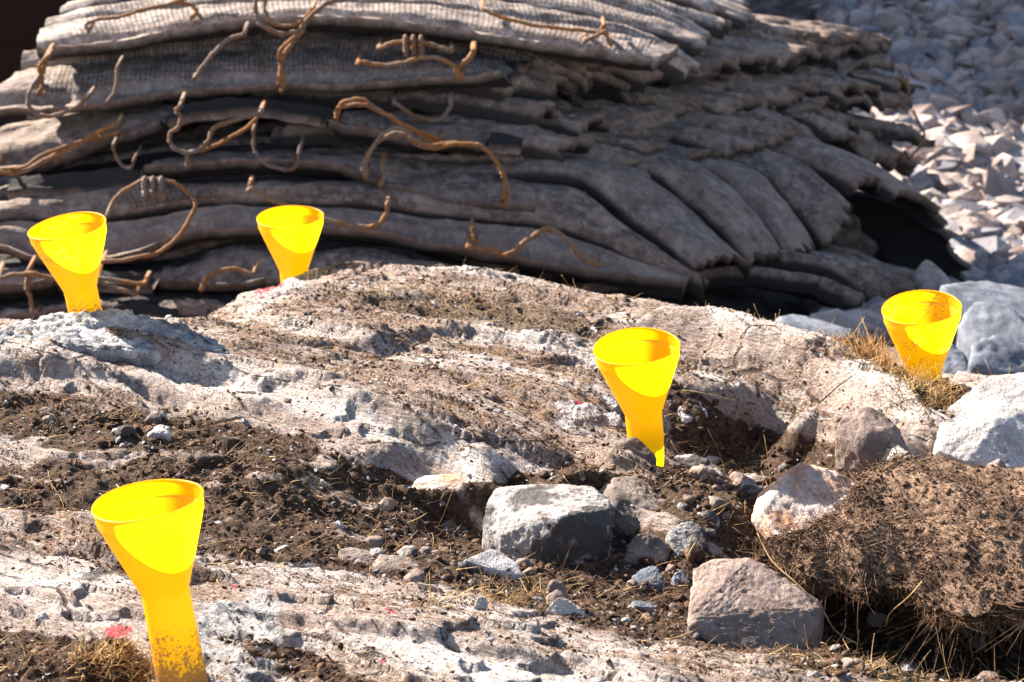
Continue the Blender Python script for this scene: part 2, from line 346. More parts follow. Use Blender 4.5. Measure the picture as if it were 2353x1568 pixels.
CLEAN_SUNLIT = [(420,840,260,17,6),(760,925,300,20,14),(1050,1010,260,18,18),(1680,735,330,16,17),(1950,835,200,14,29),(60,798,130,12,0),(640,665,150,30,-38),(1100,618,260,12,6),(1030,1078,130,16,12),(1200,770,280,20,-3),(1300,780,120,20,12),
         (680,1300,200,26,15),(1050,1420,330,28,10),(1100,1520,350,36,6),(700,1350,160,22,14),(100,870,120,12,0),(150,1330,150,20,5),(1550,700,240,14,12),(1780,860,240,26,22)]  # clean bare rock, plus sunlit ridge facets painted in as white
DUST = [(540,1450,110,70,0),(500,1540,170,60,-15),(600,1400,60,40,0),(1350,950,80,28,0),(370,992,45,16,0)]
MOSS = [(1720,1250,90,40,30),(2100,1530,330,40,3),(1180,1370,120,22,10),(1100,710,330,26,5),(2050,850,140,26,30),(1900,780,130,12,27)]
PAINT = [(270,1447,34,24,10),(615,667,40,13,-12),(840,612,30,6,-4),(1325,916,30,8,4),(540,1350,7,6,0),(900,1423,14,5,20),(882,1518,8,7,0),(905,1243,7,5,0),(420,742,12,6,0)]
def mx(L, px, py, soft=.35):
    o = np.zeros_like(px)
    for e in L: o = np.maximum(o, ell(px, py, *e, soft=soft))
    return o
xs = np.arange(-1.5, 1.5001, .0042); g = 1.5 + np.cumsum(.006 * 1.12 ** np.arange(72)); xs = np.concatenate([-g[::-1], xs, g])
ys = [2.62]; 
while ys[-1] < 6.1: ys.append(ys[-1] + .0034 + .0016 * (ys[-1] - 2.6))
while ys[-1] < 300: ys.append(ys[-1] + max(.012, (ys[-1] - 6.0) * .035))
yb = 2.62 - np.cumsum(.008 * 1.15 ** np.arange(50)); ys = np.concatenate([yb[::-1], np.array(ys)])
GX, GY = np.meshgrid(xs, ys)
near = sstep(7.7, 7.0, GY) * sstep(2.6, 1.9, np.abs(GX)) * sstep(1.2, 2.2, GY)
GXc, GYc = np.clip(GX, -2.6, 2.6), np.clip(GY, 1.2, 7.7)
FZ = farz(GX, GY); FZ = np.where(GY < 3, FZ + .85 * sstep(6.5, 2.0, GY), FZ)
BZ = rbf(GXc, GYc)
GZ = BZ * near + (FZ + .9 * sstep(7.4, 5, GY) * (1 - near) * (GY >= 3) * 0) * (1 - near)
PX, PY = proj(np.stack([GX.ravel(), GY.ravel(), GZ.ravel()], 1)); PX = PX.reshape(GX.shape); PY = PY.reshape(GX.shape)
front = sstep(6.3, 6.0, GY)
wx = PX + 26 * fbm(GX * 6, GY * 6, 1.1, 3); wy = PY + 14 * fbm(GX * 6, GY * 6, 7.7, 3)
aS = mx(SOIL, wx, wy) * front; aF = mx(FILM, wx, wy, .6) * front; aC = mx(CLEAN_SUNLIT, wx, wy, .7) * front; aD = mx(DUST, wx, wy, .5) * front
aM = mx(MOSS, wx, wy, .6) * front; aP = mx(PAINT, PX, PY, .6) * front
aS = aS * np.where((PX < 1000) & (PY < 1330), .48 + .52 * sstep(-.62, -.08, fbm(GX * 7, GY * 13, 14.2, 4)), 1.)
aR = sstep(6.2, 6.6, GY); aB = sstep(9.4, 9.7, GY) * sstep(-.1, -.6, GX) * sstep(15, 14, GY)
c_, s_ = math.cos(-ROT), math.sin(-ROT)
U, Wd = GX * c_ - GY * s_, GX * s_ + GY * c_
rockn = .016 * fbm(U * 1.6, Wd * 5.5, .5, 3) + .0045 * fbm(U * 6, Wd * 24, 2.5, 4, .5) + .0022 * fbm(U * 18, Wd * 60, 7.5, 3, .55, True) + .0014 * fbm(GX * 70, GY * 70, 4., 3)
soiln = .013 * fbm(GX * 6, GY * 6, 1., 3) + .008 * fbm(GX * 16, GY * 16, 9., 4) + .0055 * fbm(GX * 38, GY * 38, 5., 3) + .002 * fbm(GX * 95, GY * 95, 3., 2)
dustn = .003 * fbm(GX * 30, GY * 30, 2., 3) + .007 * fbm(U * 10, Wd * 40, 6., 3)
det = rockn * (1 - aS) + soiln * aS + aD * dustn
GZ = GZ + (det - .006) * near
def scarp(line, drop, wdt, reach, lip=.25):
    global GZ
    L = resample_xy([atz(px, py, .1)[:2] for px, py in line], 60)
    m = (GX > L[:, 0].min() - .5) & (GX < L[:, 0].max() + .5) & (GY > L[:, 1].min() - .9) & (GY < L[:, 1].max() + .4)
    x, y = GX[m], GY[m]; x, y = x + .012 * fbm(x * 5, y * 5, 3.1, 4), y + .014 * fbm(x * 5, y * 5, 8.1, 5)
    k = np.argmin((x[:, None] - L[None, :, 0]) ** 2 + (y[:, None] - L[None, :, 1]) ** 2, axis=1)
    T = np.gradient(L, axis=0); T /= np.linalg.norm(T, axis=1)[:, None]
    d = (x - L[k, 0]) * T[k, 1] - (y - L[k, 1]) * T[k, 0]          # >0 towards the camera (lines run left to right)
    along = np.hypot(x - L[k, 0], y - L[k, 1]); e = np.clip(1 - np.maximum(0, along - np.abs(d) - .001) / .05, 0, 1) * np.sin(np.pi * np.clip((k + .5) / 60, 0, 1)) ** .35
    dz = np.where(d > 0, -drop * sstep(0, wdt, d) * np.exp(-np.maximum(d - wdt, 0) / reach), 0) + lip * drop * np.exp(-(d / (wdt * .9 + .01)) ** 2) 
    GZ[m] += dz * e
def resample_xy(P, n):
    C = np.array(P); d = np.concatenate([[0], np.cumsum(np.linalg.norm(np.diff(C, axis=0), axis=1))]); s_ = np.linspace(0, d[-1], n)
    return np.stack([np.interp(s_, d, C[:, k]) for k in range(2)], 1)
scarp([(180,815),(420,846),(620,885),(800,930),(950,972),(1100,1012),(1250,1048),(1350,1072)], .042, .05, .16)
scarp([(900,1068),(1000,1080),(1160,1090),(1250,1090),(1375,1082)], .06, .014, .12, .15)
scarp([(1400,668),(1650,722),(1800,775),(1950,838),(2050,888),(2140,930)], .075, .07, .22, .3)
scarp([(600,800),(760,770),(900,745),(1050,722),(1250,735),(1420,752)], .022, .05, .15, .3)
scarp([(700,680),(850,640),(1000,628),(1200,655),(1400,690)], .014, .03, .1, .2)
scarp([(430,1400),(640,1440),(900,1495),(1100,1530),(1350,1560)], .02, .02, .12, .3)
scarp([(0,870),(160,880),(330,905),(480,930)], .03, .03, .1, .3)
scarp([(-20,1250),(150,1270),(350,1300),(500,1320)], .02, .025, .1, .3)
scarp([(1200,800),(1350,790),(1500,830),(1620,870)], .02, .03, .1, .3)
def mound(px, py, rx, ry, h):
    global GZ
    c = atz(px, py, .1); GZ += h * np.exp(-((GX - c[0]) / rx) ** 2 - ((GY - c[1]) / ry) ** 2)
mound(245, 1540, .05, .05, .035); mound(60, 1560, .1, .05, .02); mound(420, 1060, .12, .1, .02); mound(300, 1020, .06, .05, .02); mound(640, 1090, .08, .06, .02); mound(1000, 1240, .08, .06, .02)
# small sharp steps in the rock, as steps of a broken bed
stp = fbm(U * 3., Wd * 9., 11., 3); GZ = GZ + near * (1 - aS) * .011 * (sstep(.12, .145, stp) + sstep(-.3, -.27, stp) - 1)
far_n = (1 - near) * (.03 * fbm(GX * 3, GY * 3, 1., 3)) * sstep(6, 8, GY); GZ = GZ + far_n
ny, nx = GX.shape
idx = np.arange(ny * nx).reshape(ny, nx)
F = np.stack([idx[:-1, :-1], idx[:-1, 1:], idx[1:, 1:], idx[1:, :-1]], -1).reshape(-1, 4)
me = mesh_np('ground', np.stack([GX.ravel(), GY.ravel(), GZ.ravel()], 1), F, M_GROUND,
             dict(soil=aS.ravel(), film=aF.ravel(), clean=aC.ravel(), dust=aD.ravel(), moss=aM.ravel(), paint=aP.ravel(), rubble=aR.ravel(), bank=aB.ravel()))
tag(link('ground', me), kind='structure')
def bil(A, x, y):
    x = np.asarray(x, float); y = np.asarray(y, float)
    i = np.clip(np.searchsorted(xs, x) - 1, 0, nx - 2); j = np.clip(np.searchsorted(ys, y) - 1, 0, ny - 2)
    fx = np.clip((x - xs[i]) / (xs[i + 1] - xs[i]), 0, 1); fy = np.clip((y - ys[j]) / (ys[j + 1] - ys[j]), 0, 1)
    return (A[j, i] * (1 - fx) + A[j, i + 1] * fx) * (1 - fy) + (A[j + 1, i] * (1 - fx) + A[j + 1, i + 1] * fx) * fy
def gz(x, y): return bil(GZ, x, y)
def hit(px, py, smax=30):
    r = ray(px, py); t = np.arange(2.4, smax, .004); P = O + r * t[:, None]
    below = P[:, 2] < gz(P[:, 0], P[:, 1]); k = int(np.argmax(below)) if below.any() else len(t) - 1
    return P[k]

# ------------------------------------------------------------------ rocks
def rock_mesh(name, pts, mat, amp=.03, levels=3, smooth_it=2, seed=0, freq=None, rough=.5, chis=9, clim=(.80, .93)):
    bm = bmesh.new()
    for p in pts: bm.verts.new(p)
    r = bmesh.ops.convex_hull(bm, input=bm.verts)
    bmesh.ops.delete(bm, geom=[v for v in bm.verts if not v.link_faces], context='VERTS')
    bmesh.ops.triangulate(bm, faces=bm.faces)
    P = np.array([v.co[:] for v in bm.verts]); size = float(np.linalg.norm(P.max(0) - P.min(0)))
    for l in range(levels):
        big = [e for e in bm.edges if e.calc_length() > size * (.5 / 2 ** l) * .45]
        if big: bmesh.ops.subdivide_edges(bm, edges=big, cuts=1, use_grid_fill=True)
        bmesh.ops.triangulate(bm, faces=[f for f in bm.faces if len(f.verts) > 3])
    for _ in range(smooth_it): bmesh.ops.smooth_vert(bm, verts=bm.verts, factor=.35, use_axis_x=True, use_axis_y=True, use_axis_z=True)
    V = np.array([v.co[:] for v in bm.verts]); c0 = V.mean(0); rr = np.random.default_rng(int(seed * 10) + 5)
    for _k in range(chis):
        d_ = rr.normal(size=3); d_[2] = abs(d_[2]) * .7; d_ /= np.linalg.norm(d_); t_ = (V - c0) @ d_; lim = t_.max() * rr.uniform(*clim)
        V = V - d_ * np.maximum(0, t_ - lim)[:, None] * .95
    for v, c in zip(bm.verts, V): v.co = c
    bm.normal_update()
    V = np.array([v.co[:] for v in bm.verts]); N = np.array([v.normal[:] for v in bm.verts])
    q = (freq or 2.6) / size
    d = fbm(V[:, 0] * q + seed, V[:, 1] * q, V[:, 2] * q, 3) * amp * size * .35 + fbm(V[:, 0] * q * 5 + seed, V[:, 1] * q * 5, V[:, 2] * q * 5, 4, .6, True) * amp * size * .22 * rough * 2
    V = V + N * d[:, None]
    for v, c in zip(bm.verts, V): v.co = c
    me = bpy.data.meshes.new(name); bm.to_mesh(me); bm.free()
    me.polygons.foreach_set('use_smooth', np.ones(len(me.polygons), bool)); me.materials.append(mat)
    return me
NR = 0
def rock(name, label, base, pts, mat, amp=.03, levels=4, drop=.04, Y0=None, smooth_it=0, group=None, freq=None, rough=.5):
    """base: pixel where the stone meets the ground; pts: (px, py, dY) outline corners, dY metres behind the base"""
    global NR; NR += 1
    if Y0 is None: Y0 = hit(*base)[1]
    P = [aty(px, py, Y0 + dy) for px, py, dy in pts]
    A = np.array(P); c = A.mean(0); zb = A[:, 2].min() - drop
    B = A.copy(); B[:, 2] = zb; B[:, :2] = c[:2] + (B[:, :2] - c[:2]) * .97
    A = np.vstack([A, B]); org = np.array([c[0], c[1], zb + drop])
    size_ = float(np.ptp(A[:, 0]))
    me = rock_mesh(name, A - org, mat, amp, levels, smooth_it, seed=NR * 3.7, freq=freq, rough=rough, chis=13 if size_ < .22 else 9, clim=(.86, .97) if size_ < .22 else (.93, .985))
    o = link(name, me); o.location = org
    return tag(o, label, 'rock', group)

rock('boulder', 'grey split boulder with a white top facet, in the middle of the dirt hollow', (1290, 1298),
     [(1108,1190,.09),(1125,1150,.12),(1140,1126,.15),(1150,1222,.05),(1192,1245,.03),(1245,1280,.0),(1300,1302,0),(1404,1306,.03),(1245,1200,.02),(1272,1198,.0),(1335,1182,.01),(1396,1215,.02),
      (1200,1117,.16),(1280,1112,.17),(1352,1116,.17),(1398,1152,.10),(1400,1170,.06)], M_BOUL, .022, 5, freq=3.5)
rock('boulder', 'blocky brown boulder with a rough broken front beside the dark cavity', (1700, 1482),
     [(1582,1420,.0),(1597,1310,.16),(1600,1470,-.01),(1640,1288,.19),(1720,1282,.2),(1790,1310,.19),(1893,1392,.12),(1885,1405,.09),(1830,1498,.02),(1720,1492,-.02),(1650,1478,-.02),(1600,1378,.06),(1700,1400,.05),(1830,1440,.05)], M_BROWN, .02, 5, freq=5, rough=.55)
rock('boulder', 'dusty brown boulder close behind the right side of the grey split boulder', (1470, 1220),
     [(1372,1120,.1),(1400,1098,.12),(1440,1090,.14),(1500,1110,.13),(1555,1165,.08),(1540,1190,.05),(1500,1222,.0),(1440,1225,0),(1400,1190,.03),(1420,1150,.04),(1500,1170,.03)], M_DUSK, .035, 4)
rock('stone', 'reddish wedge stone right of the grey split boulder', (1490, 1290), [(1438,1270,0),(1450,1235,.03),(1472,1218,.05),(1510,1235,.04),(1545,1262,.03),(1530,1290,0),(1460,1292,0)], M_DUSK, .04, 4)
rock('stone', 'grey knobbly stone right of the reddish wedge stone', (1590, 1270), [(1530,1225,.03),(1545,1205,.05),(1590,1192,.06),(1622,1215,.04),(1626,1265,0),(1560,1272,0)], M_BOUL, .05, 4)
rock('stone', 'pale pointed shard lying in front of the grey split boulder', (1150, 1318), [(1062,1290,.0),(1085,1280,.03),(1135,1264,.05),(1165,1268,.05),(1185,1290,.03),(1214,1332,-.01),(1150,1312,0),(1100,1300,0)], M_GRAN, .03, 4, drop=.02)
rock('stone', 'small triangular pale stone on the edge of the smooth front rock', (1300, 1415), [(1252,1398,.01),(1288,1366,.02),(1300,1372,.03),(1330,1392,.02),(1348,1418,0),(1280,1415,0)], M_WHITE, .03, 4, drop=.02)
rock('stone', 'blue grey stone between the grey split boulder and the brown block', (1490, 1352), [(1440,1335,.02),(1475,1308,.04),(1505,1298,.04),(1528,1322,.02),(1525,1350,0),(1470,1355,0)], M_BLUE_SHADE, .04, 4)
rock('stone', 'small round grey stone touching the left top of the brown block', (1560, 1350), [(1540,1335,.01),(1550,1312,.03),(1575,1315,.03),(1585,1340,.01),(1560,1354,0)], M_BLUE_SHADE, .05, 4)
rock('stone', 'greenish grey flake in the dirt below the blue grey stone', (1480, 1405), [(1450,1380,.03),(1490,1382,.03),(1510,1398,.01),(1480,1410,0),(1455,1395,.0)], M_BLUE_SHADE, .05, 4)
rock('stone', 'flat brown stone, left one of the pair below the dark soil band', (820, 1298), [(775,1262,.04),(800,1252,.06),(860,1268,.05),(870,1295,.02),(820,1305,0),(785,1290,0)], M_DUSK, .05, 4)
rock('stone', 'flat brown stone, right one of the pair below the dark soil band', (910, 1318), [(850,1290,.03),(875,1270,.06),(930,1275,.06),(970,1300,.03),(965,1320,0),(880,1320,0)], M_DUSK, .05, 4)
rock('stone', 'small upright grey stone amid straw left of the triangular pale stone', (1103, 1400), [(1086,1392,0),(1098,1372,.01),(1115,1368,.02),(1120,1395,0),(1104,1404,0)], M_BOUL, .04, 3)
rock('stone', 'rust tinted stone wedged under the white rock ledge', (1010, 1150), [(945,1110,.05),(970,1088,.1),(1060,1085,.1),(1085,1100,.06),(1070,1135,.02),(1010,1155,0),(960,1145,.01)], M_RUST, .04, 4)
rock('stone', 'small blue grey flake left of the grey split boulder', (1010, 1185), [(990,1178,.0),(1005,1168,.02),(1045,1175,.02),(1050,1186,0),(1010,1190,0)], M_BLUE_SHADE, .04, 3)
rock('stone', 'bluish crumbled stone left of the rust tinted stone', (930, 1150), [(890,1130,.02),(905,1108,.05),(945,1112,.05),(960,1140,.01),(925,1158,0)], M_BLUE_SHADE, .09, 4)
rock('stone', 'grey rounded stone half buried left of the grey split boulder', (1040, 1225), [(1020,1218,.0),(1025,1205,.02),(1050,1202,.03),(1068,1215,.02),(1065,1232,0)], M_BOUL, .05, 3)
rock('stone', 'beige rounded rock between the dark hole and the white granite boulder', (2000, 1045), [(1922,985,.02),(1930,955,.06),(1955,938,.09),(1995,934,.1),(2030,952,.09),(2065,985,.06),(2090,1025,.02),(2080,1042,0),(2040,1052,-.02),(1985,1055,-.03),(1940,1035,0),(1975,975,.02),(2030,995,.01)], M_BROWN, .03, 4, smooth_it=3)
rock('boulder', 'white speckled granite boulder at the right edge', (2250, 1085), [(2135,1010,.06),(2190,930,.14),(2235,890,.18),(2280,868,.22),(2420,850,.25),(2520,900,.2),(2520,1090,0),(2350,1095,-.02),(2220,1060,.0),(2145,1035,.03),(2300,960,.07)], M_WHITE, .018, 5, drop=.08)
rock('boulder', 'rust stained pale rock poking out of the soil bank', (1820, 1245), [(1712,1135,.12),(1760,1100,.17),(1840,1062,.22),(1880,1060,.24),(1960,1100,.24),(1985,1200,.1),(1930,1250,.02),(1830,1256,0),(1775,1225,.02),(1750,1180,.06)], M_RUST, .03, 5, drop=.08, Y0=float(hit(1820, 1245)[1]) - .13)
rock('boulder', 'grey speckled granite slab under the left rear funnel', (330, 815), [(-40,790,.03),(40,748,.1),(120,728,.14),(230,722,.16),(285,716,.16),(330,735,.14),(420,758,.1),(500,797,.05),(535,818,0),(440,818,0),(380,795,.06),(230,795,.05),(60,790,.03)], M_GRAN, .03, 5, Y0=4.36, drop=.1, freq=5, rough=.9)
rock('stone', 'brown flat stone on the near edge of the grey granite slab', (400, 812), [(345,788,.03),(365,776,.05),(400,782,.05),(445,806,.02),(430,815,0),(370,802,.0)], M_BROWN, .04, 4)
rock('stone', 'small mossy dark stone on the left end of the grey granite slab', (55, 758), [(35,752,.0),(45,738,.03),(68,740,.03),(80,752,.01),(60,760,0)], M_DUSK, .05, 3, Y0=4.55)
rock('stone', 'small white stone lying left of the front funnel', (98, 1428), [(80,1420,.0),(88,1406,.02),(108,1406,.02),(118,1422,.01),(100,1432,0)], M_WHITE, .05, 3)
rock('stone', 'chalky white broken shard in the dark soil at the left', (360, 1008), [(335,995,.0),(345,982,.03),(385,976,.03),(392,1000,.0),(375,1010,0)], M_WHITE, .08, 4)
rock('stone', 'dark clod like stone on the white ridge at the left', (225, 850), [(210,846,.0),(220,835,.02),(240,833,.02),(248,848,.0),(228,856,0)], M_DUSK, .1, 4)
rock('stone', 'purplish block in the mouth of the dark hole', (1580, 1078), [(1545,1060,.02),(1560,1040,.05),(1610,1045,.05),(1622,1070,.01),(1590,1085,0)], M_BOUL, .04, 4)
rock('stone', 'rounded grey stone in the mouth of the dark hole', (1640, 1095), [(1620,1080,.02),(1635,1066,.03),(1660,1075,.03),(1668,1092,.0),(1640,1100,0)], M_BOUL, .05, 4)
rock('stone', 'dark stone in the mouth of the dark hole, rightmost', (1710, 1110), [(1685,1095,.02),(1700,1082,.04),(1740,1085,.04),(1750,1105,.0),(1710,1115,0)], M_BOUL, .05, 4)
rock('stone', 'long dark stone before the centre funnel, set in the rock edge', (1445, 1035), [(1395,1030,.0),(1420,1008,.03),(1455,1000,.04),(1490,1030,.03),(1515,1050,.01),(1450,1052,0)], M_DUSK, .04, 4, drop=.06)
for px, py, s, lab in [(1300,935,30,'grey crumbly lump left of the centre funnel, farthest left of its heap'),(1350,950,36,'grey crumbly lump left of the centre funnel, largest of its heap'),(1395,930,28,'grey crumbly lump just left of the centre funnel'),
                       (1400,965,30,'grey crumbly lump low at the left of the centre funnel'),(1560,915,30,'dark grey crumbly lump right behind the centre funnel'),(1590,945,34,'dark grey crumbly lump right of the centre funnel'),(1555,975,24,'dark grey crumbly lump low at the right of the centre funnel')]:
    rock('rubble_lump', lab, (px, py + s * .5), [(px - s, py, .02), (px - s * .5, py - s * .55, .04), (px + s * .4, py - s * .6, .05), (px + s, py, .02), (px + s * .6, py + s * .5, 0), (px - s * .6, py + s * .5, 0)], M_GRAN, .1, 4, drop=.02)
# rocks before the rubble slope, their shade painted in as dark blue grey
for name, lab, b, pts in [
   ('boulder', 'big smooth blue grey rock behind the right rear funnel', (2280,745), [(2165,660,.2),(2230,645,.3),(2330,660,.3),(2420,690,.2),(2420,760,0),(2280,760,0),(2170,720,.05)]),
   ('boulder', 'rounded blue grey rock low at the right edge behind the white granite', (2300,850), [(2225,840,.0),(2240,790,.1),(2290,775,.15),(2380,785,.15),(2430,830,.1),(2430,890,0),(2230,890,0)]),
   ('boulder', 'blue grey rock just right of the right rear funnel', (2190,860), [(2120,840,.05),(2150,800,.15),(2185,780,.18),(2220,810,.12),(2228,880,0),(2120,880,0)]),
   ('boulder', 'tilted blue grey rock between the two other blue rocks', (2280,790), [(2200,760,.1),(2230,700,.2),(2300,690,.2),(2353,730,.2),(2400,790,0),(2250,800,0)]),
   ('boulder', 'low blue grey rock before the black cave of the mats', (1850,760), [(1780,745,.05),(1795,724,.15),(1830,722,.2),(1880,740,.15),(1960,760,.1),(1960,790,0),(1790,790,0)])]:
    rock(name, lab, b, pts, M_BLUE_SHADE, .03, 4, Y0={2280: 6.6 if b[1] == 745 else 6.1, 2300: 5.5, 2190: 5.6}.get(b[0], 6.5), drop=.35)
rock('stone', 'pale pointed stone against the foot of the mats at the right', (2150,665), [(2102,620,.05),(2118,600,.05),(2128,590,.08),(2150,612,.05),(2195,650,.0),(2190,672,0),(2120,660,0)], M_TAL[1], .03, 4, Y0=7.55, drop=.15)

# ------------------------------------------------------------------ funnels
def lathe(prof, n=64, jag=None):
    P = np.array(prof); th = np.arange(n) * 2 * np.pi / n
    V = np.stack([P[:, None, 0] * np.cos(th), P[:, None, 0] * np.sin(th), np.broadcast_to(P[:, None, 1], (len(P), n))], -1)
    if jag is not None: V[-1, :, 2] = jag(th)
    V = V.reshape(-1, 3); i, j = np.meshgrid(np.arange(len(P) - 1), np.arange(n), indexing='ij'); j2 = (j + 1) % n
    F = np.stack([i * n + j, i * n + j2, (i + 1) * n + j2, (i + 1) * n + j], -1).reshape(-1, 4)
    return V, F
def funnel(rim_px, base_px, rw, label, lean, fwd, length, dirt=0., torn=None):
    Rr = .08; dep = 2 * Rr * FPX / rw; top = at(*rim_px, dep)
    ax = np.array([math.tan(R(lean)), math.tan(R(fwd)), 1.]); ax /= np.linalg.norm(ax)
    base = top - ax * length
    t = empty('drillhole_funnel', base, label, 'funnel', 'yellow funnels plugged into the drill holes')
    q = Vector(ax).to_track_quat('Z', 'Y'); t.rotation_euler = q.to_euler()
    L = length
    bowl = [(.0800, L), (.0795, L - .006), (.0783, L - .020), (.0775, L - .0235), (.0762, L - .026), (.0708, L - .042), (.0626, L - .064), (.0542, L - .087), (.0461, L - .109), (.0402, L - .125), (.0366, L - .135), (.0351, L - .1395), (.0350, L - .149)]
    ph = rw * .7
    def warp(V):
        th = np.arctan2(V[:, 1], V[:, 0]); w_ = sstep(L - .15, L, V[:, 2])
        k = 1 + w_ * (.016 * np.cos(2 * th + ph) + .007 * np.cos(3 * th + 2 * ph)); V = V.copy(); V[:, 0] *= k; V[:, 1] *= k; V[:, 2] += w_ * .0016 * np.sin(2 * th + ph * 1.7)
        return V
    d = lambda V: np.clip(dirt + .52 * sstep(L - .13, -.0, V[:, 2]), 0, 1)
    V, F = lathe(catmull(np.array(bowl), 40)); m = mesh_np('bowl', warp(V), F, M_PLA, dict(dirt=np.clip(dirt + 0 * V[:, 0], 0, 1)))
    link('bowl', m, t)
    th = np.linspace(0, 2 * np.pi, 15); V, F = lathe([(.0800 + .0016 * math.cos(a), L + .0016 * math.sin(a)) for a in th])
    link('rim', mesh_np('rim', warp(V), F, M_PLA, dict(dirt=0 * V[:, 0])), t)
    stem = [(.0350, L - .1488), (.0348, L - .165), (.0352, L - .2), (.0362, L - .25), (.0368, -.08)]
    if torn: stem = [(.0350, L - .1488), (.0348, L - .158), (.0348, L - .165), (.0349, L - .172)]
    V, F = lathe(catmull(np.array(stem), 24) if not torn else stem, 96 if torn else 64, torn)
    link('stem', mesh_np('stem', V, F, M_PLA, dict(dirt=d(V) * (0 if torn else 1))), t)
    return t
funnel((340,1150), (395,1580), 258, 'dusty yellow funnel, largest and nearest, on a tall scuffed stem at the lower left', -7.5, 3, .31, .22)
def torn(th):   # angles: -pi/2 faces the camera; the right strip hangs lowest
    a = (th + math.pi / 2 + math.pi) % (2 * math.pi) - math.pi     # 0 = facing the camera, + to the right
    base = .31 - .205 - .006 * np.sin(7 * a) + 0 * a
    j = np.interp(a, [-3.2, -1.6, -1.2, -.9, -.55, -.25, -.05, .2, .5, .75, .95, 1.3, 1.6, 2.2, 3.2], [.125, .135, .122, .108, .098, .094, .104, .108, .092, .076, .035, .0, .0, .09, .125])
    return j
funnel((1463,797), (1510,1060), 197, 'yellow funnel with a torn jagged stem beside the dark hole in the centre', -6.5, -5, .285, .15, torn)
funnel((2117,708), (2130,858), 182, 'mud smeared yellow funnel at the right, before blue grey rocks', -7, -5, .20, .375)
funnel((153,521), (172,722), 177, 'yellow funnel with light brown stains behind the grey granite slab', -7.5, -3, .30, .345)
funnel((667,499), (672,640), 150, 'small clean yellow funnel farthest back on the crest of the rock', -1.5, -3, .25, .14)

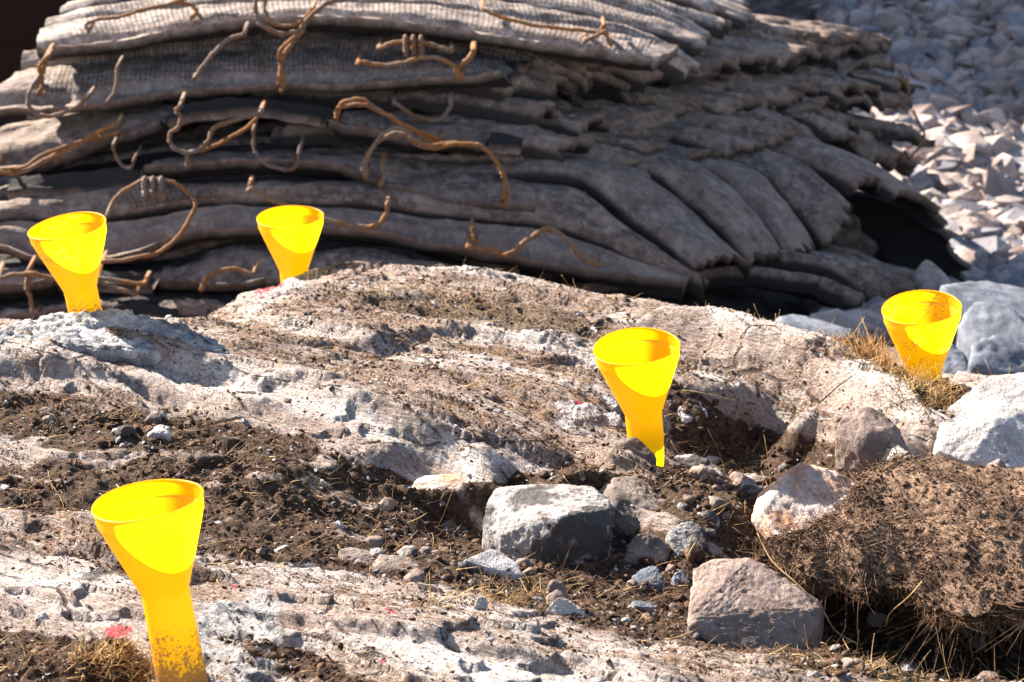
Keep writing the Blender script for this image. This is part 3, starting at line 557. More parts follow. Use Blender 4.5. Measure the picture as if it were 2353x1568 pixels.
# ------------------------------------------------------------------ blasting mats
def resample(P, n):
    C = catmull(P, 240); d = np.concatenate([[0], np.cumsum(np.linalg.norm(np.diff(C, axis=0), axis=1))]); s = np.linspace(0, d[-1], n)
    return np.stack([np.interp(s, d, C[:, k]) for k in range(3)], 1)
def mat(label, curves, nst, first=True, seed=0, dends=.03, treads=(0,), dusty=.12, trange=(.21, .33), at_rows=False, arch0=.05, thick=.03, droop=(-.012, .02)):
    """curves: front lip, then rows farther back; every row a list of (px, py) plus one depth (or a pair left/right)"""
    rg = np.random.default_rng(seed); NU = 70
    rows = []
    for pts, dep in curves:
        d = np.linspace(dep[0], dep[1], len(pts)) if isinstance(dep, tuple) else [dep] * len(pts)
        rows.append(resample([at(*c) if len(c) == 3 else at(*c, q) for c, q in zip(pts, d)], NU))
    G = np.array(rows)                                            # (rows, NU, 3)
    mid = G[:, NU // 2]; vl = np.concatenate([[0], np.cumsum(np.linalg.norm(np.diff(mid, axis=0), axis=1))])
    ul = np.linspace(0, np.linalg.norm(np.diff(G[0], axis=0), axis=1).sum(), NU)
    def surf(v):                                                  # a row at arc position v
        k = int(np.clip(np.searchsorted(vl, v) - 1, 0, len(vl) - 2)); f = (v - vl[k]) / (vl[k + 1] - vl[k])
        p0, p1, p2, p3 = G[max(k - 1, 0)], G[k], G[k + 1], G[min(k + 2, len(vl) - 1)]
        if k == 0: p0 = 2 * p1 - p2
        if k == len(vl) - 2: p3 = 2 * p2 - p1
        m1, m2 = .5 * (p2 - p0) * .8, .5 * (p3 - p1) * .8
        return (2 * f ** 3 - 3 * f ** 2 + 1) * p1 + (f ** 3 - 2 * f ** 2 + f) * m1 + (-2 * f ** 3 + 3 * f ** 2) * p2 + (f ** 3 - f ** 2) * m2
    org = G.reshape(-1, 3).mean(0); org[2] = G[..., 2].min()
    root = empty('blasting_mat', org, label, 'blasting mat', 'tyre rubber blasting mats piled in a stack')
    edges = ([0, vl[1]] if first else [0]) + list(np.linspace(vl[1] if first else 0, vl[-1], nst + 1)[1:])
    if at_rows:
        edges = list(vl)
    for k in range(len(edges) - 1):
        isf = first and k == 0
        a, b = edges[k], edges[k + 1]; nv = 15; gap = .006 if isf else .013; tt = np.linspace(0, 1, nv)
        S = np.array([surf(a + gap + (b - a - 2 * gap) * t) for t in tt])          # (nv, NU, 3)
        du = np.gradient(S, axis=1); dv = np.gradient(S, axis=0); Nn = np.cross(du, dv); Nn /= np.linalg.norm(Nn, axis=2)[..., None] + 1e-9
        Nn *= np.where(Nn[..., 2:] < 0, -1, 1) if not isf else np.where((Nn[..., 1:2] > 0), -1, 1)
        u = np.linspace(0, 1, NU)[None, :]; T = tt[:, None]
        arch = (arch0 if not isf else .02) * (1 - np.abs(2 * T - 1) ** (3.2 if not isf else 2))
        tl = rg.normal(0, .008); arch = arch + (tl * 1.8 if not isf else tl) * (2 * T - 1) + (rg.normal(0, .012) if not isf else 0)
        if isf:
            arch = arch + .034 * np.exp(-(T / .12) ** 2) - .018 * np.exp(-((T - .24) / .1) ** 2) + .012 * np.exp(-((T - .95) / .06) ** 2)
        sn = seed * 3.1 + k * 1.7
        U2 = np.broadcast_to(u, (nv, NU)); T2 = np.broadcast_to(T, (nv, NU))
        arch = arch + .012 * fbm(U2 * 9 + sn, T2 * 1.5, sn, 3) + .006 * fbm(U2 * 40 + sn, T2 * 5, sn + 4, 2)
        # ragged ends
        top = S + Nn * arch[..., None]
        e = rg.normal(0, dends, 2); ext = (top[:, -1] - top[:, -2]); ext /= np.linalg.norm(ext, axis=1)[:, None] + 1e-9
        wgt = np.clip((U2 - .85) / .15, 0, 1)[..., None]
        rag = (e[0] + .018 * rg.normal(size=nv))[:, None] if not isf else np.zeros((nv, 1))
        top = top + wgt * ext[:, None, :] * rag[:, None, :]
        if not isf: top[:, :, 2] += (wgt[..., 0] ** 3) * rg.normal(*droop)
        th = thick + (.006 * rg.random())
        bot = top - Nn * th
        V = np.concatenate([top.reshape(-1, 3), bot.reshape(-1, 3)]); n = nv * NU
        ii = np.arange(n).reshape(nv, NU)
        q = lambda A, B, C, D: np.stack([A, B, C, D], -1).reshape(-1, 4)
        Fs = [q(ii[:-1, :-1], ii[:-1, 1:], ii[1:, 1:], ii[1:, :-1]), q(ii[:-1, :-1], ii[1:, :-1], ii[1:, 1:], ii[:-1, 1:]) + n]
        for L in (ii[0], ii[-1], ii[:, 0], ii[:, -1]):
            Fs.append(q(L[:-1], L[1:], L[1:] + n, L[:-1] + n))
        F = np.vstack(Fs)
        su = np.broadcast_to(ul[None], (nv, NU)).ravel(); sv = (T2 * (b - a)).ravel(); rn = rg.random()
        tr = ((T2 > .42) * (T2 < .97)).astype(float).ravel() * (1. if k in treads else 0.) * ((U2 > trange[0]) & (U2 < trange[1])).ravel() if isf else (np.abs(T2 - .5) < .38).astype(float).ravel() * ((U2 > trange[0]) & (U2 < trange[1])).ravel() * (1. if (k in treads) else .0)
        at2 = dict(su=np.tile(su, 2), sv=np.tile(sv, 2), rnd=np.full(2 * n, rn), endc=np.tile(((U2 > .98) * (np.abs(T2 - .5) < .44) if not isf else 0. * T2).ravel() * 1., 2), under=np.concatenate([(np.where(np.abs(T2 - .5) > .44, .92, 0) if not isf else 0 * T2).ravel(), np.ones(n)]), dusty=np.full(2 * n, dusty), tread=np.tile(tr, 2))  # under: black undersides and long edges, gap shade put into the colour
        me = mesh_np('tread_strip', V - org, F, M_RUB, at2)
        bm = bmesh.new(); bm.from_mesh(me); bmesh.ops.recalc_face_normals(bm, faces=bm.faces); bm.to_mesh(me); bm.free()
        try: me.set_sharp_from_angle(angle=R(50))
        except Exception: pass
        link('tread_strip', me, root)
    return root, org
mats = {}
mats[1] = mat('sunlit topmost blasting mat, pale grey, its right end at the top of the picture',
   [([(85,128),(180,122),(300,107),(470,78),(620,62),(760,57),(900,67),(1050,88),(1200,112),(1350,133),(1490,150)], 7.7),
    ([(100,72),(180,50),(300,38),(470,18),(620,8),(760,8),(900,14),(1060,30),(1220,52),(1380,80),(1560,118)], 7.86),
    ([(210,-10),(300,-40),(500,-70),(700,-75),(1000,-70),(1300,-30),(1640,70)], 8.3),
    ([(240,-120),(500,-150),(900,-165),(1300,-110),(1600,-40),(1735,0)], 9.0)], 7, seed=1, treads=(0, 1, 2, 3, 4, 5), trange=(.06, .97), dusty=.7, arch0=.03)
mats[2] = mat('blasting mat second from the top, its grey front face hung with rusty wire',
   [([(-50,272),(50,268),(150,266),(300,242),(450,224),(620,216),(800,212),(950,202),(1050,196),(1130,188),(1190,172)], 7.65),
    ([(45,170),(100,158),(170,152),(320,136),(460,126),(620,120),(800,120),(950,122),(1050,128),(1130,134),(1215,156)], 7.84),
    ([(120,114),(400,84),(800,79),(1100,104),(1300,144),(1500,204)], 8.15),
    ([(160,64),(500,34),(900,24),(1300,74),(1700,154)], 8.5),
    ([(200,-20),(700,-40),(1200,-10),(1700,40),(2020,82)], 9.2)], 8, seed=2, dends=.03, treads=(0, 1), trange=(.1, .98), dusty=.3)
mats[3] = mat('sagging blasting mat third from the top, rust wire along its left lip',
   [([(-60,402),(50,394),(150,370),(260,328),(380,284),(480,264),(600,262),(700,272),(800,300),(950,328),(1080,337),(1195,347)], 7.62),
    ([(-10,322),(90,300),(180,272),(280,254),(400,244),(500,240),(600,238),(710,246),(820,262),(960,277),(1090,290),(1225,334)], 7.82),
    ([(120,260),(400,220),(800,210),(1100,250),(1450,315)], 8.15),
    ([(160,214),(500,174),(900,164),(1300,194),(1750,259)], 8.6),
    ([(200,120),(700,100),(1200,120),(1700,160),(2065,208)], 9.2)], 8, seed=3, dends=.03, treads=())
mats[4] = mat('blasting mat in mid stack with a big orange wire loop on its front',
   [([(15,436),(200,420),(400,404),(600,394),(740,402),(850,434),(980,472),(1100,492),(1225,500)], 7.55),
    ([(60,416),(220,398),(400,363),(600,346),(750,346),(880,356),(1010,373),(1150,386),(1320,418)], 7.76),
    ([(150,374),(400,334),(800,304),(1150,344),(1480,404)], 8.1),
    ([(200,324),(600,274),(1000,264),(1400,304),(1780,334)], 8.6),
    ([(250,230),(800,190),(1300,210),(1750,240),(2125,295)], 9.1)], 8, seed=4, dends=.03, treads=())
mats[5] = mat('slatted blasting mat peeking out at the right between mid stack and the arched one',
   [([(800,420),(1100,415),(1250,410),(1440,420)], (7.9, 7.8)),
    ([(900,380),(1200,350),(1400,335),(1610,376)], 8.05),
    ([(1000,340),(1300,300),(1550,290),(1760,336)], 8.3),
    ([(1100,300),(1500,255),(1750,265),(1910,330)], 8.6),
    ([(1200,280),(1600,240),(1850,265),(2010,352)], 8.85),
    ([(1300,260),(1700,235),(1930,280),(2100,404)], 9.05)], 8, first=False, seed=5, dends=.04, treads=())
M6_ROWS = [
    ([(-80,580),(0,575),(110,612),(240,607),(330,588),(420,558),(500,541),(620,534),(760,539),(900,555),(1060,587),(1200,608),(1350,634),(1480,650),(1570,664)], 7.4),
    ([(-50,530,7.48),(60,518,7.5),(150,530,7.52),(300,510,7.52),(450,488,7.52),(620,482,7.52),(800,486,7.52),(1000,512,7.54),(1200,528,7.55),(1337,560,7.55),(1460,612,7.5),(1580,653,7.45)]),
    ([(-40,490,7.62),(60,470,7.62),(150,455,7.62),(300,440,7.62),(450,432,7.62),(620,428,7.62),(800,430,7.64),(1000,425,7.66),(1200,425,7.68),(1337,440,7.68),(1460,540,7.6),(1590,640,7.5)]),
    ([(50,440,7.9),(400,400,7.9),(900,400,7.9),(1200,385,7.9),(1380,378,7.9),(1494,400,7.86),(1610,490,7.76),(1726,598,7.64)]),
    ([(200,420,8.05),(600,400,8.05),(1000,390,8.05),(1300,375,8.05),(1500,372,8.05),(1617,397,8.0),(1720,480,7.9),(1810,570,7.78)]),
    ([(300,400,8.2),(700,390,8.2),(1100,380,8.2),(1400,367,8.2),(1600,362,8.2),(1735,387,8.14),(1810,450,8.05),(1884,538,7.92)]),
    ([(400,390,8.35),(800,380,8.35),(1200,370,8.35),(1500,357,8.35),(1700,352,8.35),(1820,372,8.3),(1900,410,8.2),(1962,450,8.1)]),
    ([(400,390,8.48),(800,385,8.48),(1250,370,8.48),(1550,352,8.48),(1750,345,8.48),(1860,362,8.43),(1950,405,8.35),(2025,456,8.28)]),
    ([(400,440,8.62),(800,440,8.62),(1300,440,8.62),(1600,432,8.62),(1800,425,8.62),(1940,430,8.58),(2060,460,8.5),(2158,518,8.44)]),
    ([(400,640,8.7),(800,640,8.7),(1300,640,8.7),(1600,640,8.7),(1850,645,8.7),(1990,648,8.68),(2110,650,8.64),(2219,655,8.6)])]
mm = [(c if isinstance(c, tuple) else (c, 0.)) for c in M6_ROWS]
mats[6] = mat('wide arched blasting mat near the bottom with long dark slats over a black cave', mm, 11, seed=6, dends=.022, treads=(1,), at_rows=True, arch0=.04)
mats[7] = mat('crumpled blasting mat at the bottom of the stack, low behind the left funnels',
   [([(-80,690),(60,670),(200,650),(330,655),(450,672),(600,668),(750,640),(900,635),(1100,670)], 7.3),
    ([(-80,630),(60,610),(220,625),(400,610),(550,570),(700,575),(860,570),(1000,600),(1150,640)], 7.5),
    ([(0,600),(400,560),(800,540),(1150,600)], 8.0),
    ([(0,560),(400,530),(800,520),(1200,570)], 8.5)], 4, seed=7, treads=())
mats[8] = mat('lowest blasting mat showing its ends inside the black cave at the right',
   [([(1250,700),(1550,665),(1780,648),(1985,705)], 7.72),
    ([(1250,650),(1600,600),(1820,610),(2010,680)], 7.85),
    ([(1300,640),(1650,585),(1900,590),(2150,672)], 8.15)], 5, first=False, seed=8, dends=.03, treads=())
mats[9] = mat('flattened blasting mat under all others, its lip at the ground on the left',
   [([(-80,770),(100,745),(250,722),(400,722),(550,735),(700,740)], 7.2),
    ([(-80,715),(100,700),(260,684),(420,684),(560,690),(700,700)], 7.38),
    ([(-80,690),(200,640),(420,640),(700,660)], 7.9)], 3, seed=9, treads=())

def slat_mat(label, ends, dep, nst, seed):
    d = np.linspace(dep[0], dep[1], len(ends))
    return mat(label, [([(x - 620, y - 34 + 12 * math.sin(seed + i)), (x - 300, y - 36), (x - 110, y - 22), (x, y)], float(q)) for i, ((x, y), q) in enumerate(zip(ends, d))], nst, first=False, seed=seed, dends=.03, treads=(), arch0=.036, thick=.028, droop=(-.006, .012))
mats[10] = slat_mat('short blasting mat with only scalloped ends showing, under the second mat from the top', [(1165,222),(1330,212),(1500,200),(1700,165),(1900,125),(2045,108)], (7.75, 9.2), 11, 10)
mats[11] = slat_mat('short blasting mat showing only scalloped ends, level with the third mat lip', [(1190,278),(1360,262),(1550,245),(1740,205),(1900,175),(2060,148)], (7.75, 9.2), 11, 11)
mats[12] = slat_mat('short blasting mat showing only scalloped ends, just above the orange wire loop mat', [(1260,362),(1420,325),(1600,285),(1780,252),(1950,238),(2095,236)], (7.7, 9.1), 11, 12)
mats[13] = slat_mat('ragged blasting mat showing only its ends, tucked right under the overhang of the second mat', [(1230,172),(1380,172),(1520,178),(1680,150),(1850,108),(2030,88)], (7.8, 9.15), 12, 13)
mats[14] = slat_mat('ragged blasting mat showing only its ends, below the tips of the third mat', [(1235,330),(1400,292),(1570,262),(1760,228),(1930,205),(2078,196)], (7.72, 9.1), 12, 14)
mats[15] = slat_mat('ragged blasting mat showing only its ends, right above the slatted one', [(1340,412),(1480,372),(1620,330),(1780,292),(1940,275),(2110,318)], (7.7, 9.0), 12, 15)
def cable(mi, pts, dep, rad=.011, grey=False, twin=False, clamp=None):
    root, org = mats[mi]; m = M_CABG if grey else M_CAB
    d = np.linspace(dep[0], dep[1], len(pts)) if isinstance(dep, tuple) else [dep] * len(pts)
    P = catmull([at(px, py, q) for (px, py), q in zip(pts, d)], len(pts) * 9)
    P = np.vstack([P[:1] + [0, .12, .01], P, P[-1:] + [0, .12, .0]])
    P = P + .0035 * np.stack([fbm(P[:, 0] * 14, P[:, 2] * 14, i * 5.5, 2) for i in range(3)], 1)
    b = Bag(); rad = rad * .62; P = P + .0022 * np.stack([fbm(P[:, 0] * 40, P[:, 2] * 40, i * 3.5 + 9, 2) for i in range(3)], 1); V, F = tube(P, rad * (1 + .1 * np.sin(np.arange(len(P)))), 8); b.add(V, F)
    if twin:
        t = np.linspace(0, 1, len(P)); off = np.stack([.012 * np.sin(t * 9), .012 * np.cos(t * 9), .022 * np.sin(t * math.pi * 1.6)], 1); V, F = tube(P + off, rad * .85, 8); b.add(V, F)
    b.V = [v - org for v in b.V]
    o = link('cable', b.mesh('cable', m), root)
    if clamp:
        c = at(*clamp, (dep if not isinstance(dep, tuple) else dep[0]) - .01); b = Bag()
        for s in (-.026, 0, .026):
            th = np.linspace(0, 2 * np.pi, 13); ring = np.stack([c[0] + s + 0 * th, c[1] + .019 * np.cos(th), c[2] + .02 * np.sin(th)], 1); b.add(*tube(ring, .008, 6))
            nut = np.array([[c[0] + s, c[1] - .012, c[2] - .012], [c[0] + s + .004, c[1] - .02, c[2] - .045]]); b.add(*tube(nut, .01, 6))
        b.V = [v - org for v in b.V]; link('cable_clamp', b.mesh('cable_clamp', M_CABG), o)
cable(1, [(588,-10),(588,30),(602,58),(640,77),(682,72),(712,40),(742,14),(770,0)], 7.5, .013, True)
cable(1, [(612,-20),(608,20),(625,50),(655,60),(690,50),(720,20)], 7.53, .01)
cable(1, [(203,72),(198,56),(235,44),(290,36),(330,22),(390,8),(430,-5)], 7.62, .01)
cable(1, [(398,4),(440,12),(452,28),(440,42)], 7.66, .011)
cable(1, [(1108,22),(1150,40),(1230,58),(1320,68),(1372,74),(1388,58)], (7.72,7.72), .011)
cable(1, [(1345,96),(1372,82),(1392,74),(1404,104)], 7.68, .013)
cable(2, [(694,72),(665,108),(645,146),(642,196)], 7.55, .012, twin=True)
cable(2, [(560,80),(540,86),(515,98),(482,132),(446,182)], 7.56, .012, True)
cable(2, [(108,132),(98,165),(82,200)], 7.62, .014, twin=True)
cable(2, [(76,195),(64,230),(84,262),(130,266),(180,242),(206,218)], 7.54, .012, True)
cable(2, [(270,150),(268,180),(262,215),(240,240)], 7.58, .009)
cable(2, [(822,148),(832,142),(870,150),(910,148),(960,135),(1000,132),(1040,152),(1062,178)], 7.58, .012)
cable(2, [(1088,118),(1072,140),(1050,160),(1058,182)], 7.6, .016)
cable(2, [(872,112),(900,100),(950,95),(1000,106),(1034,118)], 7.62, .013, clamp=(950, 98))
cable(3, [(-20,396),(50,396),(100,370),(170,336),(230,302),(268,284)], 7.5, .012, twin=True)
cable(3, [(414,243),(404,256),(414,268),(411,290),(390,310),(396,336),(430,350),(470,335),(494,296),(540,276),(596,264)], 7.45, .012, True)
cable(3, [(600,262),(562,298),(512,326),(470,345),(432,350),(430,385)], 7.47, .01)
cable(3, [(772,275),(778,248),(830,240),(870,255),(920,282),(980,308),(1010,322)], 7.52, .012, twin=True)
cable(3, [(905,236),(955,268),(1005,276),(1034,250),(1036,225)], 7.6, .012, True)
cable(4, [(258,340),(278,376),(300,386),(312,358)], 7.5, .009, True)
cable(4, [(582,302),(584,345),(610,375),(650,390),(680,382),(690,335)], 7.48, .01, True)
cable(4, [(842,412),(834,380),(850,345),(890,314),(930,308),(962,334),(1000,340),(1060,330),(1110,340),(1140,370),(1160,412),(1157,462)], 7.42, .012, twin=True)
cable(4, [(878,385),(882,410),(872,430)], 7.46, .013)
cable(6, [(244,500),(268,452),(320,420),(360,414),(408,424),(447,460),(438,500),(414,540),(370,576),(300,596),(232,602)], 7.25, .011, clamp=(352, 424))
cable(6, [(568,440),(582,434),(612,455),(650,470),(690,480),(745,505),(800,518),(860,520),(886,492),(892,468)], 7.32, .013)
cable(6, [(1076,570),(1130,576),(1168,585),(1222,546),(1262,524),(1300,550),(1342,596),(1380,612)], 7.3, .014)
cable(6, [(1085,530),(1090,555),(1096,572)], 7.33, .01)
cable(7, [(64,624),(62,660),(72,690),(78,730)], 7.2, .011)
cable(7, [(-10,640),(60,628),(150,642),(230,640),(330,655)], 7.18, .012)
cable(7, [(462,668),(478,634),(530,618),(582,632)], 7.2, .011)
cable(7, [(218,642),(260,660),(310,676)], 7.2, .011)
cable(3, [(2076,184),(2088,205),(2080,235),(2056,252)], 9.0, .009)
cable(4, [(2110,280),(2124,308),(2112,338),(2088,366)], 8.9, .009)
# plank lying at the right of the stack
pk = np.array([at(1962, 348, 9.3), at(2085, 428, 9.0)]); V, F = tube(catmull(np.vstack([pk[0], pk.mean(0) + [0, 0, .01], pk[1]]), 12), .022, 6)
c = V.mean(0); o = link('stick', mesh_np('stick', V - c, F, M_TAL[1])); o.location = c; tag(o, 'pale splintered stick leaning on the far right side of the mats', 'stick')

# ------------------------------------------------------------------ soil bank with its overhang
def soil_bank():
    edge = [(1690,1282),(1770,1296),(1830,1318),(1900,1340),(1960,1350),(2020,1350),(2090,1362),(2150,1392),(2210,1420),(2300,1400),(2420,1400),(2480,1400)]
    back = [(1740,1262),(1800,1262),(1870,1255),(1925,1220),(1955,1140),(1985,1075),(2050,1045),(2140,1030),(2200,1048),(2260,1072),(2340,1085),(2480,1085)]
    NU, NV = 260, 150
    E = resample([atz(x, y, .09) for x, y in edge], NU); B = resample([atz(x, y, .085) for x, y in back], NU)
    v = np.linspace(0, 1, NV)[:, None, None]; S = E[None] * (1 - v) + B[None] * v
    X, Y = S[..., 0], S[..., 1]; vv = v[..., 0] + 0 * X
    prof = -.012 * np.exp(-(vv / .06)) + .03 * np.sin(np.pi * np.clip(vv * 1.05, 0, 1)) - .07 * sstep(.85, 1, vv) - .08 * sstep(.07, 0, np.linspace(0, 1, NU))[None]
    Z = .105 + prof + .019 * fbm(X * 6, Y * 6, 9., 4) + .004 * fbm(X * 34, Y * 34, 5., 3) + .0018 * fbm(X * 95, Y * 95, 3, 2)
    Yj = Y + .02 * fbm(X * 22, 0 * X, 2., 3) * (1 - vv)
    top = np.stack([X, Yj, Z], -1); th = .022 + .05 * sstep(.1, .6, vv)
    bot = top.copy(); bot[..., 2] -= th; bot[..., 1] += .03 * (1 - vv)
    V = np.concatenate([top.reshape(-1, 3), bot.reshape(-1, 3)]); n = NU * NV; ii = np.arange(n).reshape(NV, NU)
    q = lambda A, B, C, D: np.stack([A, B, C, D], -1).reshape(-1, 4)
    Fs = [q(ii[:-1, :-1], ii[:-1, 1:], ii[1:, 1:], ii[1:, :-1]), q(ii[:-1, :-1], ii[1:, :-1], ii[1:, 1:], ii[:-1, 1:]) + n]
    for L in (ii[0], ii[-1], ii[:, 0], ii[:, -1]): Fs.append(q(L[:-1], L[1:], L[1:] + n, L[:-1] + n))
    tag(link('soil_bank', mesh_np('soil_bank', V, np.vstack(Fs), M_BANK)), kind='structure')
    return top
BANK = soil_bank()
BT = BANK.reshape(-1, 3)

# ------------------------------------------------------------------ loose stuff
ICO = None
def ico(sub=1):
    bm = bmesh.new(); bmesh.ops.create_icosphere(bm, subdivisions=sub, radius=1)
    V = np.array([v.co[:] for v in bm.verts]); F = np.array([[v.index for v in f.verts] for f in bm.faces]); bm.free(); return V, F
IV, IF = ico(2); IV1, IF1 = ico(1)
def lumps(P, size, seed, V0=IV1, F0=IF1, flat=.65, jit=.35):
    rg = np.random.default_rng(seed); n = len(P)
    A = rg.normal(size=(n, 3, 3)) * .28 + np.eye(3); A[:, 2] *= flat
    V = np.einsum('nij,vj->nvi', A, V0) * (1 + jit * rg.normal(size=(n, len(V0), 1)) * .6) * size[:, None, None] + P[:, None]
    F = F0[None] + (np.arange(n) * len(V0))[:, None, None]
    return V.reshape(-1, 3), F.reshape(-1, 3)
def pick(n, weight_fn, x0, x1, y0, y1, seed):
    rg = np.random.default_rng(seed); out = []
    while sum(map(len, out)) < n:
        x = rg.uniform(x0, x1, 40000); y = rg.uniform(y0, y1, 40000)
        k = rg.random(40000) < weight_fn(x, y); out.append(np.stack([x[k], y[k]], 1))
    return np.vstack(out)[:n]
# soil crumbs
W = aS * 1. + .10 * aF + .05 + .25 * aM
p = pick(20000, lambda x, y: bil(W, x, y) * (.35 + .65 * (pn(x * 9, y * 9, 2.2) > .0)) * (y < 6.1), -1.35, 1.35, 2.75, 6.0, 11)
sz = .0010 + .0013 * RNG.exponential(1., len(p)) * (.45 + .55 * bil(aS, p[:, 0], p[:, 1])); sz = np.clip(sz, .0009, .011) * (.8 + .12 * p[:, 1])
P = np.column_stack([p, gz(p[:, 0], p[:, 1]) + sz * .25])
p_ = pick(45000, lambda x, y: (.12 + .9 * bil(aF, x, y) + .5 * bil(aM, x, y)) * (.25 + .75 * (pn(x * 8, y * 14, 6.) > .05)) * (y < 6.0), -1.35, 1.35, 2.75, 6.0, 17); sz_ = np.clip(.0006 + .0006 * RNG.exponential(1., len(p_)), 0, .005) * (.7 + .12 * p_[:, 1])
P = np.vstack([P, np.column_stack([p_, gz(p_[:, 0], p_[:, 1]) + sz_ * .25])]); sz = np.concatenate([sz, sz_])
sel = RNG.choice(len(BT), 5200, replace=False); P2 = BT[sel] + [0, 0, .002]; sz2 = np.clip(.0008 + .001 * RNG.exponential(1, len(P2)), 0, .010)
V, F = lumps(np.vstack([P, P2]), np.concatenate([sz, sz2]), 3)
tag(link('soil_crumbs', mesh_np('soil_crumbs', V, F, M_SOIL)), kind='stuff')
# pale grit on the bare rock and in the soil
p = pick(3500, lambda x, y: .15 + .4 * bil(aD, x, y) + .5 * bil(aS, x, y), -1.35, 1.35, 2.75, 6.0, 12); sz = np.clip(.0013 + .0013 * RNG.exponential(1., len(p)), 0, .008)
V, F = lumps(np.column_stack([p, gz(p[:, 0], p[:, 1]) + sz * .3]), sz, 4); tag(link('grit', mesh_np('grit', V, F, M_GRAN, smooth=False)), kind='stuff')
# countable small stones in the hollow and on the soil
protos = []
for k in range(6):
    rg = np.random.default_rng(50 + k); pts = rg.normal(size=(14, 3)); pts /= np.linalg.norm(pts, axis=1)[:, None]; pts *= [1, .8, .6]
    protos.append([rock_mesh('stone', pts * 1., m, .05, 3, 1, seed=k) for m in (M_DUSK, M_BROWN, M_BOUL, M_BLUE_SHADE)])
p = pick(210, lambda x, y: (bil(aS, x, y) > .6) * (.25 + .75 * ((x > -.25) & (x < .55) & (y < 4.2))) * (y < 4.5), -1.0, 1.1, 3.1, 4.6, 14)
for x, y in p:
    s = random.choice([.006, .007, .008, .01, .012, .014, .018, .024]); o = link('stone', random.choice(random.choice(protos)[:3] if random.random() < .9 else random.choice(protos)))
    o.location = (x, y, float(gz(x, y)) + s * .2); o.scale = (s, s, s); o.rotation_euler = (random.uniform(-.4, .4), random.uniform(-.4, .4), random.uniform(0, 6.3))
    tag(o, 'small broken stone lying loose in the dark soil around the boulders', 'stone', 'small loose stones in the soil')
# straw, grass blades and roots
def blades(specs, name, mat, seed):
    rg = np.random.default_rng(seed); b = Bag()
    for P0, d, L, r, curl in specs:
        n = 6; t = np.linspace(0, 1, n)[:, None]; d = d / np.linalg.norm(d); side = rg.normal(size=3)
        b.add(*tube(P0 + d * L * t + side * curl * L * t ** 2 + np.array([0, 0, -.3]) * curl * L * t ** 2, r * (1 - .7 * t[:, 0]), 3))
    return tag(link(name, b.mesh(name, mat)), kind='stuff')
rg = np.random.default_rng(21)
def lying(n, wfn, seed, Ls, r, lift=.35, x0=-1.35, x1=1.35, y0=2.75, y1=6.0):
    q = pick(n, wfn, x0, x1, y0, y1, seed); out = []
    for x, y in q:
        a = rg.uniform(0, 6.28); d = np.array([math.cos(a), math.sin(a), rg.normal(.12, lift)]); out.append((np.array([x, y, float(gz(x, y)) + .002]), d, rg.uniform(*Ls), r * rg.uniform(.6, 1.3), rg.normal(0, .35)))
    return out
spec = lying(2600, lambda x, y: .05 + .45 * bil(aF, x, y) * (pn(x * 7, y * 7, 4.) > .0) + .55 * bil(aM, x, y) + .2 * bil(aS, x, y), 31, (.012, .05), .0008, .3)
def tuft(px, py, n, spread, L, up=1., r=.0009, side=.6, Y=None):
    c = hit(px, py) if Y is None else aty(px, py, Y)
    for _ in range(n):
        x, y = c[0] + rg.normal(0, spread), c[1] + rg.normal(0, spread * .8)
        spec.append((np.array([x, y, float(gz(x, y))]), np.array([rg.normal(0, side), rg.normal(0, side), up]), L * rg.uniform(.5, 1.2), r * rg.uniform(.7, 1.4), rg.normal(0, .3)))
for a in [(1080,612,14,.012,.035),(1050,606,8,.02,.02),(600,655,22,.02,.035),(1390,665,10,.02,.022),(1420,660,8,.02,.022),(1480,672,12,.04,.016),(940,608,10,.04,.014),(1250,640,10,.05,.015),(1650,712,20,.06,.015),(1800,750,30,.06,.018),(1900,790,30,.05,.02)]: tuft(*a)
for a in [(1990,815,150,.028,.05),(1960,802,60,.03,.035),(2050,850,120,.03,.045),(2100,890,120,.035,.035),(2180,930,110,.035,.035),(2140,900,80,.03,.04)]: tuft(*a, up=.8, side=1.)
for a in [(2290,900,60,.03,.05),(2260,890,20,.03,.04)]: tuft(*a, up=1., side=.8, Y=4.45)
for a in [(240,1528,110,.016,.03),(290,1505,110,.014,.03),(335,1560,110,.014,.035),(190,1535,50,.016,.03),(60,1545,24,.04,.025)]: tuft(*a, up=.5, side=1.)
for a in [(260,960,5,.01,.05),(300,965,5,.01,.045),(1330,895,40,.05,.02),(1050,900,14,.07,.02),(620,735,50,.05,.025),(1720,1262,40,.03,.025),(1180,1380,70,.05,.03),(1100,1390,50,.04,.035),(2000,1540,60,.07,.025),(2200,1556,70,.08,.025)]: tuft(*a, up=.6, side=1.)
blades(spec, 'dry_grass', M_GRASS, 5)
# dark fibres tangled in the soil
spec2 = lying(5200, lambda x, y: bil(aS, x, y) * (.3 + .7 * (pn(x * 6, y * 6, 8.) > .0)), 33, (.01, .045), .0007, .4)
def bankpts(n, f=lambda v: True):
    out = []
    while len(out) < n:
        i, j = rg.integers(0, BANK.shape[0]), rg.integers(0, BANK.shape[1])
        if f(i / BANK.shape[0]): out.append((BANK[i, j], j))
    return out
for P0, j in bankpts(1700):
    a = rg.uniform(0, 6.28); spec2.append((P0, np.array([math.cos(a), math.sin(a), rg.normal(.15, .4)]), rg.uniform(.012, .05), .0008, rg.normal(0, .4)))
blades(spec2, 'soil_fibres', M_DARKR, 6)
spec3 = []
for P0, j in bankpts(1700, lambda v: v < .12):
    right = j > 150
    spec3.append((P0 + np.array([0, -.004, -.01]), np.array([rg.normal(0, .5), rg.normal(-.35, .3), -abs(rg.normal(.6, .5))]), rg.uniform(.01, .055 if right else .028), .0005, rg.normal(0, .9)))
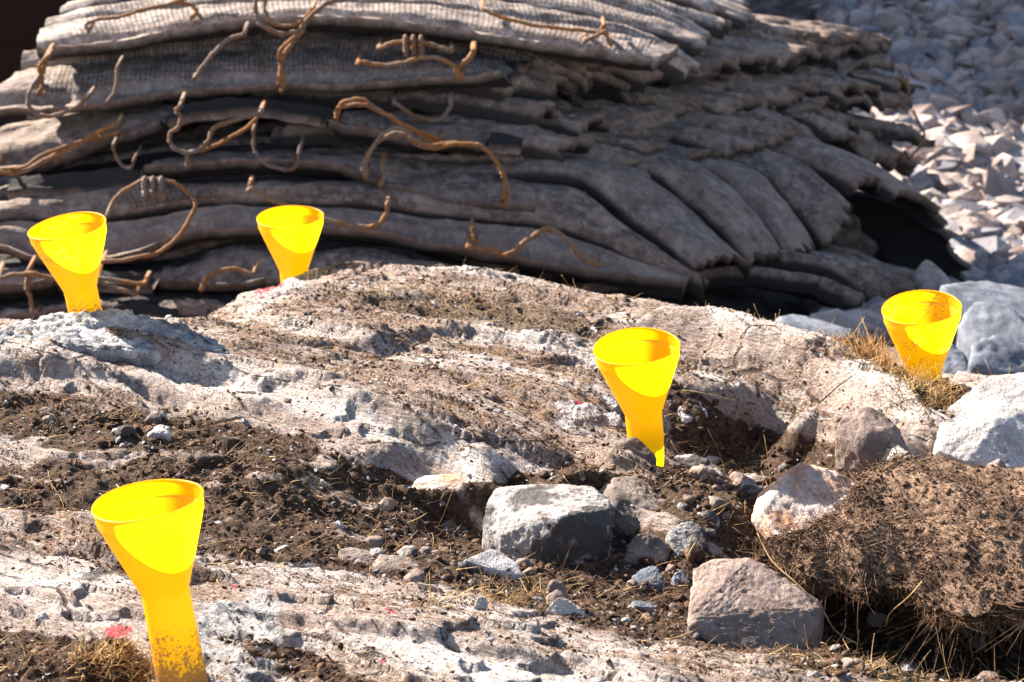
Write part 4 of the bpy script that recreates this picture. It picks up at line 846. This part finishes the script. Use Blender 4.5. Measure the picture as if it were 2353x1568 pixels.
for P0, j in bankpts(420, lambda v: v < .35):
    a = rg.uniform(0, 6.28); spec3.append((P0, np.array([math.cos(a), math.sin(a) - .4, .08]), rg.uniform(.015, .04), .0007, rg.normal(0, .5)))
blades(spec3, 'hanging_roots', M_ROOT, 8)
def strand(pts, Y, r, label):
    P = catmull([aty(px, py, Y + dy) for px, py, dy in pts], 30); c = P.mean(0); V, F = tube(P - c, r, 5); o = link('root', mesh_np('root', V, F, M_GRASS)); o.location = c; tag(o, label, 'root')
Yb = float(BANK[0, 120, 1])
strand([(1740,1225,.08),(1775,1290,.04),(1830,1340,.0),(1885,1395,-.03),(1920,1450,-.03),(1970,1480,-.03)], Yb, .0011, 'long straw stalk slanting across the brown block to the dark pit')
strand([(2120,1335,-.02),(2090,1370,-.03),(2045,1410,-.02),(2035,1440,0)], Yb, .0012, 'bent pale root hanging in the mouth of the cavity')

# ------------------------------------------------------------------ rubble slope at the right
tal = []
for k in range(7):
    rg2 = np.random.default_rng(80 + k); pts = rg2.normal(size=(13, 3)); pts /= np.linalg.norm(pts, axis=1)[:, None]; pts *= [1, .75, .6]
    tal.append([rock_mesh('rubble_stone', pts, m, .04, 3, 0, seed=k + 9, chis=12, clim=(.7, .92)) for m in M_TAL])
def vis(x, y):
    z = gz(x, y); px, py = proj(np.stack([x, y, z], 1)); return (px > 1900) & (px < 2420) & (py > -60) & (py < 800)
p = pick(290, lambda x, y: vis(x, y) * 1., .9, 4.2, 6.9, 16.5, 41)
for x, y in p:
    s = random.choice([.045, .05, .06, .07, .085, .11, .15, .19]) * (.55 + .045 * y) * .72
    mi = random.choices([0, 1, 2, 3], [4, 4, 2, .6])[0] if y < 12 else random.choices([0, 1, 2, 3], [2, 2, 5, .8])[0]
    o = link('rubble_stone', random.choice(tal)[mi]); o.location = (x, y, float(gz(x, y)) + s * .25); o.scale = (s * random.uniform(.8, 1.3), s, s * random.uniform(.7, 1.1))
    o.rotation_euler = (random.uniform(-.5, .5), random.uniform(-.5, .5), random.uniform(0, 6.3))
    tag(o, 'angular blasted stone lying on the rubble slope right of the mats', 'stone', 'stones of the rubble slope')
for mi, n in ((0, 2600), (1, 2300), (2, 1900)):
    p = pick(n, lambda x, y: vis(x, y) * 1., .9, 4.2, 6.9, 16.5, 60 + mi); s = .016 + .022 * RNG.exponential(1, n); s = np.clip(s, 0, .09)
    V, F = lumps(np.column_stack([p, gz(p[:, 0], p[:, 1]) + s * .3]), s, 70 + mi, flat=.7, jit=.3)
    tag(link('gravel', mesh_np('gravel', V, F, M_TAL[mi], smooth=False)), kind='stuff')
